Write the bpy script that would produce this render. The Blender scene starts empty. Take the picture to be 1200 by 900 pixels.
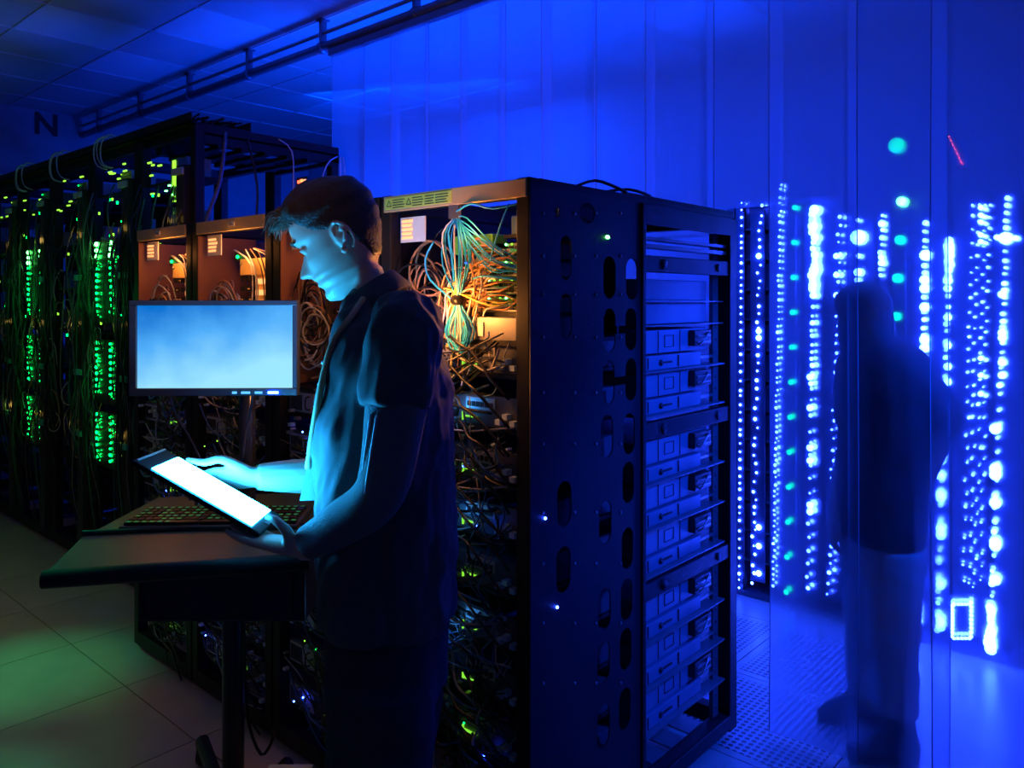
import bpy, bmesh, math, random
from mathutils import Vector, Matrix, Euler, Quaternion
random.seed(7)
PI = math.pi
C = bpy.context.scene.collection
sc = bpy.context.scene

# ------------------------------------------------------------------ camera
# world: origin = floor under the near corner of the near rack, X along the rack row, Y into the room
F = 919.0
CAM = Vector((1.308, -1.540, 1.6))
ANG = math.radians(41.6)
RT = Vector((math.cos(ANG), math.sin(ANG), 0)); FW = Vector((-math.sin(ANG), math.cos(ANG), 0))
cam = bpy.data.cameras.new('camera'); camo = bpy.data.objects.new('camera', cam); C.objects.link(camo)
cam.sensor_width = 36; cam.lens = F/1200*36; cam.shift_y = -98/1200; cam.clip_start = .05
camo.location = CAM; camo.rotation_euler = (PI/2, 0, ANG)
sc.camera = camo
sc.view_settings.view_transform = 'Standard'; sc.view_settings.look = 'None'
sc.view_settings.gamma = 1; sc.view_settings.exposure = 0
try:
    sc.cycles.use_denoising = True
    sc.cycles.transparent_max_bounces = 16; sc.cycles.max_bounces = 8
    sc.cycles.sample_clamp_indirect = 6
    sc.cycles.caustics_refractive = True
except Exception: pass
w = bpy.data.worlds.new('world'); sc.world = w; w.use_nodes = True
w.node_tree.nodes['Background'].inputs[0].default_value = (.05, .12, .5, 1)
w.node_tree.nodes['Background'].inputs[1].default_value = .004

def light(kind, name, loc, col, power, size=.1, target=None, size_y=None, spot=None, blend=.6, spread=None):
    l = bpy.data.lights.new(name, kind); o = bpy.data.objects.new(name, l); C.objects.link(o)
    l.color = col; l.energy = power; o.location = loc
    if kind == 'AREA':
        l.size = size
        if spread: l.spread = math.radians(spread)
        if size_y: l.shape = 'RECTANGLE'; l.size_y = size_y
    else: l.shadow_soft_size = size
    if spot: l.spot_size = math.radians(spot); l.spot_blend = blend
    if target is not None:
        o.rotation_euler = (Vector(target)-Vector(loc)).to_track_quat('-Z', 'Y').to_euler()
    return o
BLUE = (.0, .05, 1)
# added blue fills for the aisle glow of the far leds, no real fixtures
light('AREA', 'aisle_fill', (0.1, 1.75, 3.1), BLUE, 12, 2.6, (0.1, 2.05, 0), .4, spread=95)
light('AREA', 'aisle_fill', (-3.4, 2.4, 3.2), BLUE, 130, 1.6, (-3.9, 3.4, 1.5), .5)
light('AREA', 'aisle_upfill', (-.95, 1.85, 1.3), BLUE, 34, .9, (-.9, 1.85, 3.3), .3, spread=120)
light('AREA', 'aisle_upfill', (-2.2, 1.85, 1.3), BLUE, 75, .9, (-2.6, 1.3, 3.3), .3, spread=130)
light('SPOT', 'aisle_fill', (1.6, 1.15, 2.0), BLUE, 270, .15, (0, .88, .9), spot=50, blend=.5)
light('SPOT', 'aisle_fill', (1.2, .35, 1.5), BLUE, 3, .1, (-.05, -.35, .85), spot=30, blend=1)
# added green fills: rack led glow, floor reflections and a tint on the tray
light('POINT', 'green_fill', (-3.4, -.1, 1.6), (.0, 1, .12), 1.0, .12)
light('POINT', 'green_fill', (-4.7, -.1, 1.6), (.0, 1, .12), 1.0, .12)
light('SPOT', 'green_fill', (-3.3, -1.5, 2.8), (.0, 1, .34), 170, .10, (-2.5, -.45, 0), spot=20, blend=1)
light('SPOT', 'green_fill', (-2.7, -1.6, 2.8), (.0, 1, .34), 90, .10, (-1.72, -.80, 0), spot=12, blend=1)
light('SPOT', 'green_fill', (-3.2, -1.2, 2.2), (.0, 1, .4), 60, .1, (-1.25, -1.05, 1.0), spot=18, blend=1)
for x in (-2.75, -3.4, -4.05, -4.7, -5.3):
    for z in (.85, 1.45, 2.0):
        light('POINT', 'cabinet_fill', (x+.18, .26, z), (1, .6, .12), .10, .02)  # added warm fill so the module boxes look amber, no fixture
# warm lamps inside the near racks
for x, p in ((-.2, 1.0), (-.88, 1.6), (-1.46, 2.0), (-2.06, 2.0)):
    light('POINT', 'warm_light', (x, -.02 if x > -.5 else .0, 1.80), (1, .33, .07), p*.9, .03)
light('POINT', 'warm_light', (-.27, -.10, 1.57), (1, .32, .06), 5.5, .03)
light('SPOT', 'warm_light', (-.05, -.02, 1.66), (1, .34, .08), 5, .02, (.03, -.42, 1.52), spot=85, blend=.8)  # added spot for the orange rim on the man's back
for z in (1.30, 1.0, .68):
    light('POINT', 'server_fill', (-.30, -.02, z), (.05, .35, 1), .16, .02)  # added blue fill on the server rears, not from any indicator
light('SPOT', 'warm_light', (.2, -2.6, 2.6), (1, .42, .10), 55, .1, (-1.0, 0, 1.95), spot=40, blend=1)
light('AREA', 'floor_wash', (-2.6, -2.4, 2.9), (1, .7, .45), 2.0, 1.0, (-3.2, -.8, 0), spread=90)

def at(px, py, Y):
    X = (px-600)/F*Y
    v = CAM + RT*X + FW*Y
    return Vector((v.x, v.y, 1.6-(py-352)/F*Y))
def on_plane(px, py, yp):                      # point of a plane y = yp
    t = (px-600)/F
    Y = (yp-CAM.y)/(FW.y+RT.y*t)
    return at(px, py, Y)

# ------------------------------------------------------------------ materials
MC = {}
def mat(name, col, rough=.5, metal=0, emit=None, es=0, bump=0, bscale=60, var=.12, vscale=8, spec=.5, coat=0, sss=0):
    if name in MC: return MC[name]
    m = bpy.data.materials.new(name); m.use_nodes = True; nt = m.node_tree; b = nt.nodes['Principled BSDF']
    b.inputs['Roughness'].default_value = rough; b.inputs['Metallic'].default_value = metal
    b.inputs['Specular IOR Level'].default_value = spec
    if coat: b.inputs['Coat Weight'].default_value = coat
    if sss:
        b.inputs['Subsurface Weight'].default_value = sss; b.inputs['Subsurface Radius'].default_value = (.012, .006, .004)
    tc = nt.nodes.new('ShaderNodeTexCoord')
    nz = nt.nodes.new('ShaderNodeTexNoise'); nz.inputs['Scale'].default_value = vscale; nz.inputs['Detail'].default_value = 5
    nt.links.new(tc.outputs['Object'], nz.inputs['Vector'])
    r = nt.nodes.new('ShaderNodeValToRGB'); nt.links.new(nz.outputs['Fac'], r.inputs['Fac'])
    r.color_ramp.elements[0].position = .3; r.color_ramp.elements[1].position = .7
    r.color_ramp.elements[0].color = [max(0, c*(1-var)) for c in col]+[1]
    r.color_ramp.elements[1].color = [min(1, c*(1+var)) for c in col]+[1]
    nt.links.new(r.outputs['Color'], b.inputs['Base Color'])
    if bump:
        n2 = nt.nodes.new('ShaderNodeTexNoise'); n2.inputs['Scale'].default_value = bscale; n2.inputs['Detail'].default_value = 4
        nt.links.new(tc.outputs['Object'], n2.inputs['Vector'])
        bp = nt.nodes.new('ShaderNodeBump'); bp.inputs['Strength'].default_value = bump; bp.inputs['Distance'].default_value = .01
        nt.links.new(n2.outputs['Fac'], bp.inputs['Height']); nt.links.new(bp.outputs['Normal'], b.inputs['Normal'])
    if emit:
        b.inputs['Emission Color'].default_value = (*emit, 1); b.inputs['Emission Strength'].default_value = es
    MC[name] = m; return m
RACK = mat('rack_paint', (.010, .011, .013), .5, 0, spec=.25, bump=.12, bscale=200)
RACKP = mat('rack_panel_paint', (.011, .012, .017), .5, 0, spec=.35, bump=.1, bscale=150)
STEEL = mat('galvanised_steel', (.42, .42, .42), .35, .8, bump=.1)
GREY = mat('grey_metal', (.22, .22, .23), .4, .5)
SMOKE = mat('dark_plastic', (.02, .02, .022), .35)
BRASS = mat('zinc_plate', (.85, .62, .22), .45, .1)
COPPER = mat('inner_side_plate', (.24, .10, .045), .55, .1)
HEAD = mat('header_strip', (.5, .38, .2), .5, 0)
PAPER = mat('paper_label', (.8, .78, .74), .7)
INK = mat('label_ink', (.03, .03, .03), .7)
CBLK = mat('black_cable', (.012, .012, .013), .35)
CGRY = mat('grey_cable', (.3, .3, .3), .45)
CBLU = mat('pale_blue_cable', (.02, .40, .85), .4)
CWHT = mat('white_cable', (.6, .6, .62), .45)
CORG = mat('orange_cable', (.55, .26, .10), .45)
CBRN = mat('brown_cable', (.28, .15, .08), .45)
LGRN = mat('green_led', (0, .2, .02), .3, emit=(.0, 1, .10), es=7)
LGRN2 = mat('bright_green_led', (0, .2, .02), .3, emit=(.10, 1, .16), es=14)
LYEL = mat('yellow_green_led', (.1, .2, .02), .3, emit=(.35, 1, .05), es=1.5)
LBLU = mat('blue_white_led', (.1, .2, .5), .3, emit=(.018, .052, 1), es=80)
LBLU2 = mat('bright_blue_white_led', (.1, .2, .5), .3, emit=(.015, .048, 1), es=160)
LTEAL = mat('teal_led', (0, .3, .2), .3, emit=(.0, 1, .30), es=3)
LRED = mat('red_led', (.3, 0, 0), .3, emit=(1, .08, .03), es=5)
LORG = mat('amber_glow', (.8, .4, .2), .4, emit=(1, .38, .12), es=1.6)  # emission puts a lit look on sockets and label print, also serves leds
SRV = mat('server_shell', (.10, .11, .13), .4, .5)
SRVF = mat('sled_face', (.20, .22, .30), .45, .1)
DK = mat('dark_recess', (.006, .006, .007), .6)

# ------------------------------------------------------------------ mesh builder
class MB:
    def __init__(s): s.v = []; s.f = []; s.m = []; s.sm = []
    def add(s, vs, fs, m=0, smooth=False):
        o = len(s.v); s.v += [tuple(v) for v in vs]
        for f in fs: s.f.append(tuple(i+o for i in f)); s.m.append(m); s.sm.append(smooth)
    def box(s, x0, x1, y0, y1, z0, z1, m=0):
        vs = [(x, y, z) for x in (x0, x1) for y in (y0, y1) for z in (z0, z1)]
        s.add(vs, [(0,1,3,2),(4,6,7,5),(0,4,5,1),(2,3,7,6),(0,2,6,4),(1,5,7,3)], m); return s
    def obox(s, M, sx, sy, sz, m=0):
        vs = [M @ Vector((x*sx/2, y*sy/2, z*sz/2)) for x in (-1,1) for y in (-1,1) for z in (-1,1)]
        s.add(vs, [(0,1,3,2),(4,6,7,5),(0,4,5,1),(2,3,7,6),(0,2,6,4),(1,5,7,3)], m); return s
    def cyl(s, p0, p1, r0, n=12, r1=None, m=0):
        return s.tube([p0, p1], r0, n, r1=r1, m=m, smooth_path=False)
    def tube(s, pts, r, n=6, r1=None, m=0, sub=3, smooth_path=True, radii=None, flat=None, smooth=True):
        P = [Vector(p) for p in pts]
        R = radii if radii else [r+((r1 if r1 is not None else r)-r)*i/(len(P)-1) for i in range(len(P))]
        if smooth_path and len(P) > 2:
            Q = []; RR = []
            for i in range(len(P)-1):
                a = P[max(i-1, 0)]; b = P[i]; c = P[i+1]; d = P[min(i+2, len(P)-1)]
                for k in range(sub):
                    t = k/sub
                    Q.append(.5*((2*b)+(c-a)*t+(2*a-5*b+4*c-d)*t*t+(3*b-a-3*c+d)*t*t*t)); RR.append(R[i]+(R[i+1]-R[i])*t)
            Q.append(P[-1]); RR.append(R[-1]); P = Q; R = RR
        ring0 = None; vs = []; up = None
        for i, p in enumerate(P):
            d = (P[min(i+1, len(P)-1)]-P[max(i-1, 0)])
            if d.length < 1e-9: d = Vector((0, 0, 1))
            d.normalize()
            if up is None: up = Vector((0, 0, 1)) if abs(d.z) < .9 else Vector((0, 1, 0))
            x = up.cross(d)
            if x.length < 1e-6: x = Vector((1, 0, 0)).cross(d)
            x.normalize(); y = d.cross(x).normalized(); up = y
            fx, fy = (1, 1) if flat is None else flat
            for k in range(n):
                a = 2*PI*k/n; vs.append(p + x*math.cos(a)*R[i]*fx + y*math.sin(a)*R[i]*fy)
        fs = []
        L = len(P)
        for i in range(L-1):
            for k in range(n):
                k2 = (k+1) % n; fs.append((i*n+k, i*n+k2, (i+1)*n+k2, (i+1)*n+k))
        fs.append(tuple(reversed(range(n)))); fs.append(tuple((L-1)*n+k for k in range(n)))
        s.add(vs, fs, m, smooth); return s
    def ball(s, c, r, n=10, rings=6, m=0, sc_=(1, 1, 1), M=None):
        vs = []; fs = []
        for i in range(rings+1):
            th = PI*i/rings
            for k in range(n):
                a = 2*PI*k/n
                q = Vector((math.sin(th)*math.cos(a)*r*sc_[0], math.sin(th)*math.sin(a)*r*sc_[1], math.cos(th)*r*sc_[2]))
                if M is not None: q = M @ q
                vs.append(Vector(c)+q)
        for i in range(rings):
            for k in range(n):
                k2 = (k+1) % n; fs.append((i*n+k, (i+1)*n+k, (i+1)*n+k2, i*n+k2))
        s.add(vs, fs, m, True); return s
    def rings(s, rs, m=0, cap=True):            # rs: list of rings (equal length lists of points)
        n = len(rs[0]); vs = [p for r in rs for p in r]; fs = []
        for i in range(len(rs)-1):
            for k in range(n):
                k2 = (k+1) % n; fs.append((i*n+k, i*n+k2, (i+1)*n+k2, (i+1)*n+k))
        if cap:
            fs.append(tuple(reversed(range(n)))); fs.append(tuple((len(rs)-1)*n+k for k in range(n)))
        s.add(vs, fs, m, True); return s
    def prism(s, poly, axis, a0, a1, m=0):
        n = len(poly)
        def pt(p, a):
            return (a, p[0], p[1]) if axis == 'x' else (p[0], a, p[1]) if axis == 'y' else (p[0], p[1], a)
        vs = [pt(p, a0) for p in poly]+[pt(p, a1) for p in poly]
        fs = [tuple(range(n)), tuple(reversed(range(n, 2*n)))]+[(k, n+k, n+(k+1) % n, (k+1) % n) for k in range(n)]
        s.add(vs, fs, m); return s
    def mesh(s, name, mats):
        me = bpy.data.meshes.new(name); me.from_pydata(s.v, [], s.f)
        for m in (mats if isinstance(mats, (list, tuple)) else [mats]): me.materials.append(m)
        for p, m, q in zip(me.polygons, s.m, s.sm): p.material_index = m; p.use_smooth = q
        bm = bmesh.new(); bm.from_mesh(me); bmesh.ops.recalc_face_normals(bm, faces=bm.faces); bm.to_mesh(me); bm.free()
        return me
    def build(s, name, mats, parent=None, bevel=0, loc=None, kind=None, label=None):
        o = bpy.data.objects.new(name, s.mesh(name, mats)); C.objects.link(o)
        if parent: o.parent = parent
        if loc is not None: o.location = loc
        if bevel:
            b = o.modifiers.new('bevel', 'BEVEL'); b.width = bevel; b.segments = 2; b.limit_method = 'ANGLE'
        if kind: o['kind'] = kind
        if label: o['label'] = label
        return o
def B(*a, m=0): return MB().box(*a, m=m)
def tag(o, label, cat, group=None, kind=None):
    o['label'] = label; o['category'] = cat
    if group: o['group'] = group
    if kind: o['kind'] = kind
    return o
def thing(name, label, cat, loc=(0, 0, 0), rz=0, group=None):
    o = bpy.data.objects.new(name, None); C.objects.link(o); o.location = loc; o.rotation_euler = (0, 0, rz)
    o.empty_display_size = .1
    return tag(o, label, cat, group)
def struct(o): o['kind'] = 'structure'; return o
def inst(o, parent=None, loc=None):
    c = o.copy(); C.objects.link(c)
    if parent is not None: c.parent = parent
    if loc is not None: c.location = loc
    return c
def copy_tree(o, loc=None, label=None, parent=None):
    c = o.copy(); C.objects.link(c)
    if parent is not None: c.parent = parent
    if loc is not None: c.location = loc
    if label: c['label'] = label
    for ch in list(o.children): copy_tree(ch, parent=c)
    return c
ORD = ['topmost', 'second', 'third', 'fourth', 'fifth', 'sixth', 'seventh', 'eighth', 'ninth', 'tenth', 'eleventh', 'twelfth']

# ------------------------------------------------------------------ floor
X0, X1, Y0, Y1, HC = -6.5, 3.1, -3.2, 3.7, 3.3
def tile_mat(name, col, rough, seamcol=None, perf=False):
    m = mat(name, col, rough, bump=.05, bscale=30, var=.1, vscale=5, spec=.6)
    if perf:
        nt = m.node_tree; b = nt.nodes['Principled BSDF']; tc = nt.nodes.new('ShaderNodeTexCoord')
        vo = nt.nodes.new('ShaderNodeTexVoronoi'); vo.inputs['Scale'].default_value = 38; vo.inputs['Randomness'].default_value = 0
        nt.links.new(tc.outputs['Object'], vo.inputs['Vector'])
        lt = nt.nodes.new('ShaderNodeMath'); lt.operation = 'GREATER_THAN'; lt.inputs[1].default_value = .36
        nt.links.new(vo.outputs['Distance'], lt.inputs[0])
        mx = nt.nodes.new('ShaderNodeMix'); mx.data_type = 'RGBA'
        mx.inputs['A'].default_value = (.005, .005, .006, 1); mx.inputs['B'].default_value = (*col, 1)
        nt.links.new(lt.outputs[0], mx.inputs['Factor']); nt.links.new(mx.outputs['Result'], b.inputs['Base Color'])
    return m
FT = tile_mat('floor_tile_laminate', (.34, .33, .30), .33)
FP = tile_mat('perforated_tile', (.36, .36, .38), .4, perf=True)
SLAB = mat('subfloor', (.01, .01, .01), .8)
floor = struct(B(X0, X1, Y0, Y1, -.1, -.012).build('floor', SLAB))
def tilemesh(nm, m, g=.0022):
    a = .3-g
    mb = MB(); mb.box(-a, a, -a, a, -.03, 0)
    me = mb.mesh(nm, m); return me
tm = tilemesh('floor_tile', FT); pm = None
mbp = MB(); mbp.box(-.2978, .2978, -.2978, .2978, -.03, 0, 0); mbp.box(-.262, .262, -.262, .262, -.004, .0012, 1)
pm = mbp.mesh('perforated_floor_tile', [FT, FP])
i0 = -6.85
nx = 0
x = 1.45-6*.6 - 6.0
xs = [-(1.45+.6*k) for k in range(-8, 9)]       # joints along x
ys = [-.173+.6*k for k in range(-6, 8)]
for xa in xs:
    for ya in ys:
        cx, cy = xa+.3, ya+.3
        if cx-.3 < X0-.1 or cx+.3 > X1+.3 or cy-.3 < Y0-.3 or cy+.3 > Y1+.3: continue
        perf = 1.0 < cy < 2.4 and -1.2 < cx < .45
        o = bpy.data.objects.new('perforated_floor_tile' if perf else 'floor_tile', pm if perf else tm); C.objects.link(o)
        o.parent = floor; o.location = (cx, cy, 0)
# ------------------------------------------------------------------ ceiling
CT = mat('ceiling_tile_board', (.42, .44, .46), .7, bump=.1, bscale=120, var=.05)
CT2 = mat('lit_look_ceiling_tile', (.62, .64, .67), .45, var=.03)  # smoother, and a paler base colour painted in to look brighter lit
GRID = mat('ceiling_grid', (.5, .52, .55), .6)
ceil = struct(B(X0, X1, Y0, Y1, HC+.03, HC+.1).build('ceiling', SLAB))
mb = MB()
cxs = [-(.66+.6*k) for k in range(-7, 11)]; cys = [.65+.6*k for k in range(-6, 6)]
cm = B(-.2955, .2955, -.2955, .2955, 0, .02).mesh('ceiling_tile', CT); cm2 = B(-.2955, .2955, -.2955, .2955, 0, .02).mesh('ceiling_tile', CT2)
for xa in cxs:
    if X0 < xa < X1: mb.box(xa-.006, xa+.006, Y0, Y1, HC-.006, HC+.03)
for ya in cys: 
    if Y0 < ya < Y1: mb.box(X0, X1, ya-.006, ya+.006, HC-.006, HC+.03)
g = mb.build('ceiling_grid', GRID, ceil)
rr = random.Random(3)
for xa in cxs:
    for ya in cys:
        cx, cy = xa+.3, ya+.3
        if cx < X0+.1 or cx > X1 or cy < Y0 or cy > Y1: continue
        br = rr.random() < .05 or (abs(cy-.95) < .1 and abs(cx+4.5) < .35)
        o = bpy.data.objects.new('ceiling_tile', cm2 if br else cm); C.objects.link(o); o.parent = ceil; o.location = (cx, cy, HC)
# ------------------------------------------------------------------ walls
WALL = mat('painted_wall', (.30, .31, .34), .7, bump=.1)
WPAN = mat('wall_panel', (.26, .28, .31), .5)
struct(B(X0-.1, X0, Y0, Y1, 0, HC).build('wall_left', WALL))
wb = struct(B(X0, X1, Y1, Y1+.1, 0, HC).build('wall_back', WALL))
pmesh = B(-.85, .85, -.02, 0, 0, .292).mesh('wall_panel', WPAN)
for i in range(6):
    for k in range(11):
        o = bpy.data.objects.new('wall_panel', pmesh); C.objects.link(o); o.parent = wb
        o.location = (X0+.9+i*1.7, Y1, .02+k*.297)
struct(B(X1, X1+.1, Y0, Y1, 0, HC).build('wall_right', WALL))
struct(B(X0, X1, Y0-.1, Y0, 0, HC).build('wall_front', WALL))
# letter N on the end wall
def text_mesh(txt, size, depth):
    cu = bpy.data.curves.new('t', 'FONT'); cu.body = txt; cu.size = size; cu.extrude = depth; cu.align_x = 'CENTER'; cu.align_y = 'CENTER'; cu.offset = .006
    o = bpy.data.objects.new('t', cu); me = bpy.data.meshes.new_from_object(o); bpy.data.objects.remove(o); return me
me = text_mesh('N', .27, .004); me.materials.append(INK); me.name = 'letter_sign'
o = bpy.data.objects.new('letter_sign', me); C.objects.link(o); o.location = (X0+.006, .95, 3.17); o.rotation_euler = (PI/2, 0, PI/2)
tag(o, 'black capital letter N on the dark end wall above the green racks', 'letter')

# ------------------------------------------------------------------ curtain rail and strip curtain
YC = 1.25
PIPE = mat('rail_metal', (.16, .17, .2), .35, .5)
rail = thing('curtain_rail', 'long grey pipe rail slung under the ceiling, holding the strip curtain', 'rail', (0, YC, 0))
MB().cyl((X0+.02, 0, 3.13), (1.2, 0, 3.13), .028, 16).build('pipe', PIPE, rail)
MB().cyl((X0+.02, -.0, 3.215), (1.2, -.0, 3.215), .012, 8).build('upper_rod', STEEL, rail)
for k in range(9):
    xb = -6.1+k*.85
    mb = MB(); mb.box(xb-.012, xb+.012, -.02, .02, 3.13, HC-.004); mb.tube([(xb-.02, 0, 3.13), (xb+.02, 0, 3.13)], .036, 14); mb.box(xb-.03, xb+.03, -.03, .03, HC-.012, HC-.004)
    mb.build('clamp', PIPE, rail)
def strip_mat():
    m = bpy.data.materials.new('clear_pvc_strip'); m.use_nodes = True; nt = m.node_tree; nt.nodes.clear()
    N = nt.nodes.new; L = nt.links.new
    out = N('ShaderNodeOutputMaterial')
    tr = N('ShaderNodeBsdfTransparent'); tr.inputs[0].default_value = (.86, .9, .96, 1)
    rf = N('ShaderNodeBsdfRefraction'); rf.inputs['IOR'].default_value = 1.04; rf.inputs['Roughness'].default_value = .14; rf.inputs[0].default_value = (.9, .93, 1, 1)
    df = N('ShaderNodeBsdfTranslucent'); df.inputs[0].default_value = (.7, .78, .9, 1)
    d2 = N('ShaderNodeBsdfDiffuse'); d2.inputs[0].default_value = (.6, .66, .75, 1)
    gl = N('ShaderNodeBsdfGlossy'); gl.inputs['Roughness'].default_value = .16
    tc = N('ShaderNodeTexCoord'); mp = N('ShaderNodeMapping'); mp.inputs['Scale'].default_value = (9, 1, 1.0)
    L(tc.outputs['Object'], mp.inputs[0])
    nz = N('ShaderNodeTexNoise'); nz.inputs['Scale'].default_value = 1.6; nz.inputs['Detail'].default_value = 3; L(mp.outputs[0], nz.inputs['Vector'])
    bp = N('ShaderNodeBump'); bp.inputs['Strength'].default_value = .7; bp.inputs['Distance'].default_value = .02; L(nz.outputs['Fac'], bp.inputs['Height'])
    for n in (gl, d2): L(bp.outputs[0], n.inputs['Normal'])
    def mix(f, a, b):
        x = N('ShaderNodeMixShader'); x.inputs[0].default_value = f; L(a.outputs[0], x.inputs[1]); L(b.outputs[0], x.inputs[2]); return x
    r2 = N('ShaderNodeBsdfRefraction'); r2.inputs['IOR'].default_value = 1.04; r2.inputs['Roughness'].default_value = .42; r2.inputs[0].default_value = (.9, .93, 1, 1)
    rm = mix(.45, rf, r2)
    a = mix(.40, tr, rm)
    s = mix(.35, df, d2)
    b = mix(.28, a, s)
    c = mix(.06, b, gl)
    L(c.outputs[0], out.inputs[0]); return m
PVC = strip_mat()
EDGE = mat('pvc_edge', (.35, .4, .5), .3)
curt = thing('strip_curtain', 'curtain of clear overlapping plastic strips hanging behind the racks', 'curtain', (0, YC, 0))
MB().box(-2.62, 1.0, -.02, .02, 3.06, 3.10).build('hanger_bar', PIPE, curt)
xc = -2.44; k = 0; rr = random.Random(11)
while xc < 1.0:
    bot = .02 if not (-.1 < xc < .06) else 1.95
    w_ = .155; off = (.012 if k % 2 else -.008)
    mb = MB(); cols = 5; rows = 10
    amp = rr.uniform(-.02, .02); ph = rr.uniform(0, 6)
    vs = []; 
    for r in range(rows+1):
        z = bot+(3.08-bot)*r/rows
        for c in range(cols):
            u = c/(cols-1)*2-1
            vs.append((xc+u*w_+ .006*math.sin(ph+z*1.7)*(3.1-z)/3, off+amp*(u*u-.4)+.02*u*math.sin(ph)*(3.1-z)/3, z))
    fs = [(r*cols+c, r*cols+c+1, (r+1)*cols+c+1, (r+1)*cols+c) for r in range(rows) for c in range(cols-1)]
    mb.add(vs, fs, 0, True)
    o = mb.build('curtain_strip', PVC, curt)
    mb = MB()
    for u in (-1, 1):
        pts = [v for v in vs if 0]
        mb.tube([vs[r*cols+(0 if u < 0 else cols-1)] for r in range(rows+1)], .0018, 4, sub=1)
    mb.build('strip_edge', EDGE, o)
    k += 1; xc += .27

# ------------------------------------------------------------------ holed panel helper
def oval(cy, cz, ry, rz, n=8):
    pts = []
    h = rz-ry
    for i in range(n+1): a = PI*i/n; pts.append((cy+ry*math.cos(a), cz+h+ry*math.sin(a)))
    for i in range(n+1): a = PI+PI*i/n; pts.append((cy+ry*math.cos(a), cz-h+ry*math.sin(a)))
    return pts
def holed_mesh(outline, holes, th, name, mtl):
    cu = bpy.data.curves.new('c', 'CURVE'); cu.dimensions = '2D'; cu.fill_mode = 'BOTH'; cu.extrude = th/2
    for pl in [outline]+holes:
        s = cu.splines.new('POLY'); s.points.add(len(pl)-1)
        for p, q in zip(s.points, pl): p.co = (q[0], q[1], 0, 1)
        s.use_cyclic_u = True
    o = bpy.data.objects.new('c', cu); me = bpy.data.meshes.new_from_object(o); bpy.data.objects.remove(o)
    me.name = name; me.materials.clear(); me.materials.append(mtl); return me

# ------------------------------------------------------------------ near racks
HR = 1.92
def rack(label, x0, x1, y0, y1, h, post=.045, name='server_rack', header=True, top=True, frontpost=RACK):
    t = thing(name, label, 'rack', (x0, y0, 0)); W = x1-x0; D = y1-y0
    for px_, py_ in ((0, 0), (W-post, 0), (0, D-post), (W-post, D-post)):
        B(px_, px_+post, py_, py_+post, .03, h).build('post', frontpost, t, .004)
    mb = MB()
    mb.box(post, W-post, 0, post, .03, .09); mb.box(post, W-post, D-post, D, .03, .09); mb.box(0, post, post, D-post, .03, .09); mb.box(W-post, W, post, D-post, .03, .09)
    mb.build('base_frame', RACK, t)
    for q in (.04, W-.04):
        for r in (.05, D-.05):
            MB().cyl((q, r, 0), (q, r, .03), .018, 10).build('foot', STEEL, t)
    if top:
        mb = MB()
        mb.box(post, W-post, post*.4, post, h-.05, h); mb.box(post, W-post, D-post, D, h-.05, h); mb.box(0, post, post, D-post, h-.05, h); mb.box(W-post, W, post, D-post, h-.05, h)
        mb.build('top_frame', RACK, t)
    return t
# rack 1 : nearest, with the holed side panel
racks = []
names = ['nearest black server rack with slotted side panel and warning strip on its header',
         'black server rack directly behind the head of the man with the tablet',
         'black server rack behind the monitor right half, brown inner plates',
         'black server rack at the left end of the near row, behind the monitor']
spans = [(-.6, 0), (-1.21, -.61), (-1.82, -1.22), (-2.38, -1.83)]
for nm, (a, b) in zip(names, spans):
    racks.append(rack(nm, a, b, 0, 1.17, HR))
R1 = racks[0]
# local coords of rack 1: x 0..0.6, y 0..1.17
def sd(px, py):                                # pixel on the side face -> (y, z)
    p = at(600, 352, 1)
    t = (px-600)/F
    Y = (0-CAM.x)/(FW.x+RT.x*t)
    q = at(px, py, Y); return q.y, q.z
holes = []
def oh(px, py, rw=.031, rh=.062):
    y, z = sd(px, py); holes.append(oval(y, z, rw, rh))
def dumb(px1, px2, py):
    y1_, z = sd(px1, py); y2_, _ = sd(px2, py); r = .030; h = .034; b = .012
    pl = []
    for i in range(9): a = PI*i/8+0; pl.append((y2_+r*math.cos(a), z+h+r*math.sin(a)))
    pl.append((y2_-r, z-.0+b)); pl.append((y1_+r, z+b))
    for i in range(9): a = PI*i/8; pl.append((y1_+r*math.cos(a), z+h+r*math.sin(a)))
    for i in range(9): a = PI+PI*i/8; pl.append((y1_+r*math.cos(a), z-h+r*math.sin(a)))
    pl.append((y1_+r, z-b)); pl.append((y2_-r, z-b))
    for i in range(9): a = PI+PI*i/8; pl.append((y2_+r*math.cos(a), z-h+r*math.sin(a)))
    holes.append(pl)
oh(713, 325); oh(739, 327); dumb(713, 738, 387); dumb(712, 738, 448)
oh(710, 511); oh(736, 508); oh(735, 565); oh(708, 612); oh(734, 642); oh(707, 714); oh(733, 702); oh(732, 760); oh(706, 775); oh(706, 850); oh(731, 830)
oh(662, 302, .024, .060); oh(662, 370, .026, .060); oh(660, 590); oh(659, 667); 
y_, z_ = sd(687, 250); holes.append([(y_+.036*math.cos(2*PI*i/20), z_+.030*math.sin(2*PI*i/20)) for i in range(20)])
for px_, py_ in ((651, 249),):
    y, z = sd(px_, py_); holes.append([(y-.008, z-.012), (y+.008, z-.012), (y+.008, z+.012), (y-.008, z+.012)])
me = holed_mesh([(.0, .04), (.535, .04), (.535, 1.9), (.0, 1.9)], holes, .004, 'side_panel', RACKP)
me.transform(Matrix(((0, 0, 1, 0), (1, 0, 0, 0), (0, 1, 0, 0), (0, 0, 0, 1))))
o = bpy.data.objects.new('side_panel', me); C.objects.link(o); o.parent = R1; o.location = (.602, 0, 0)
o['label'] = 'black side panel with rows of long slots'
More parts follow.
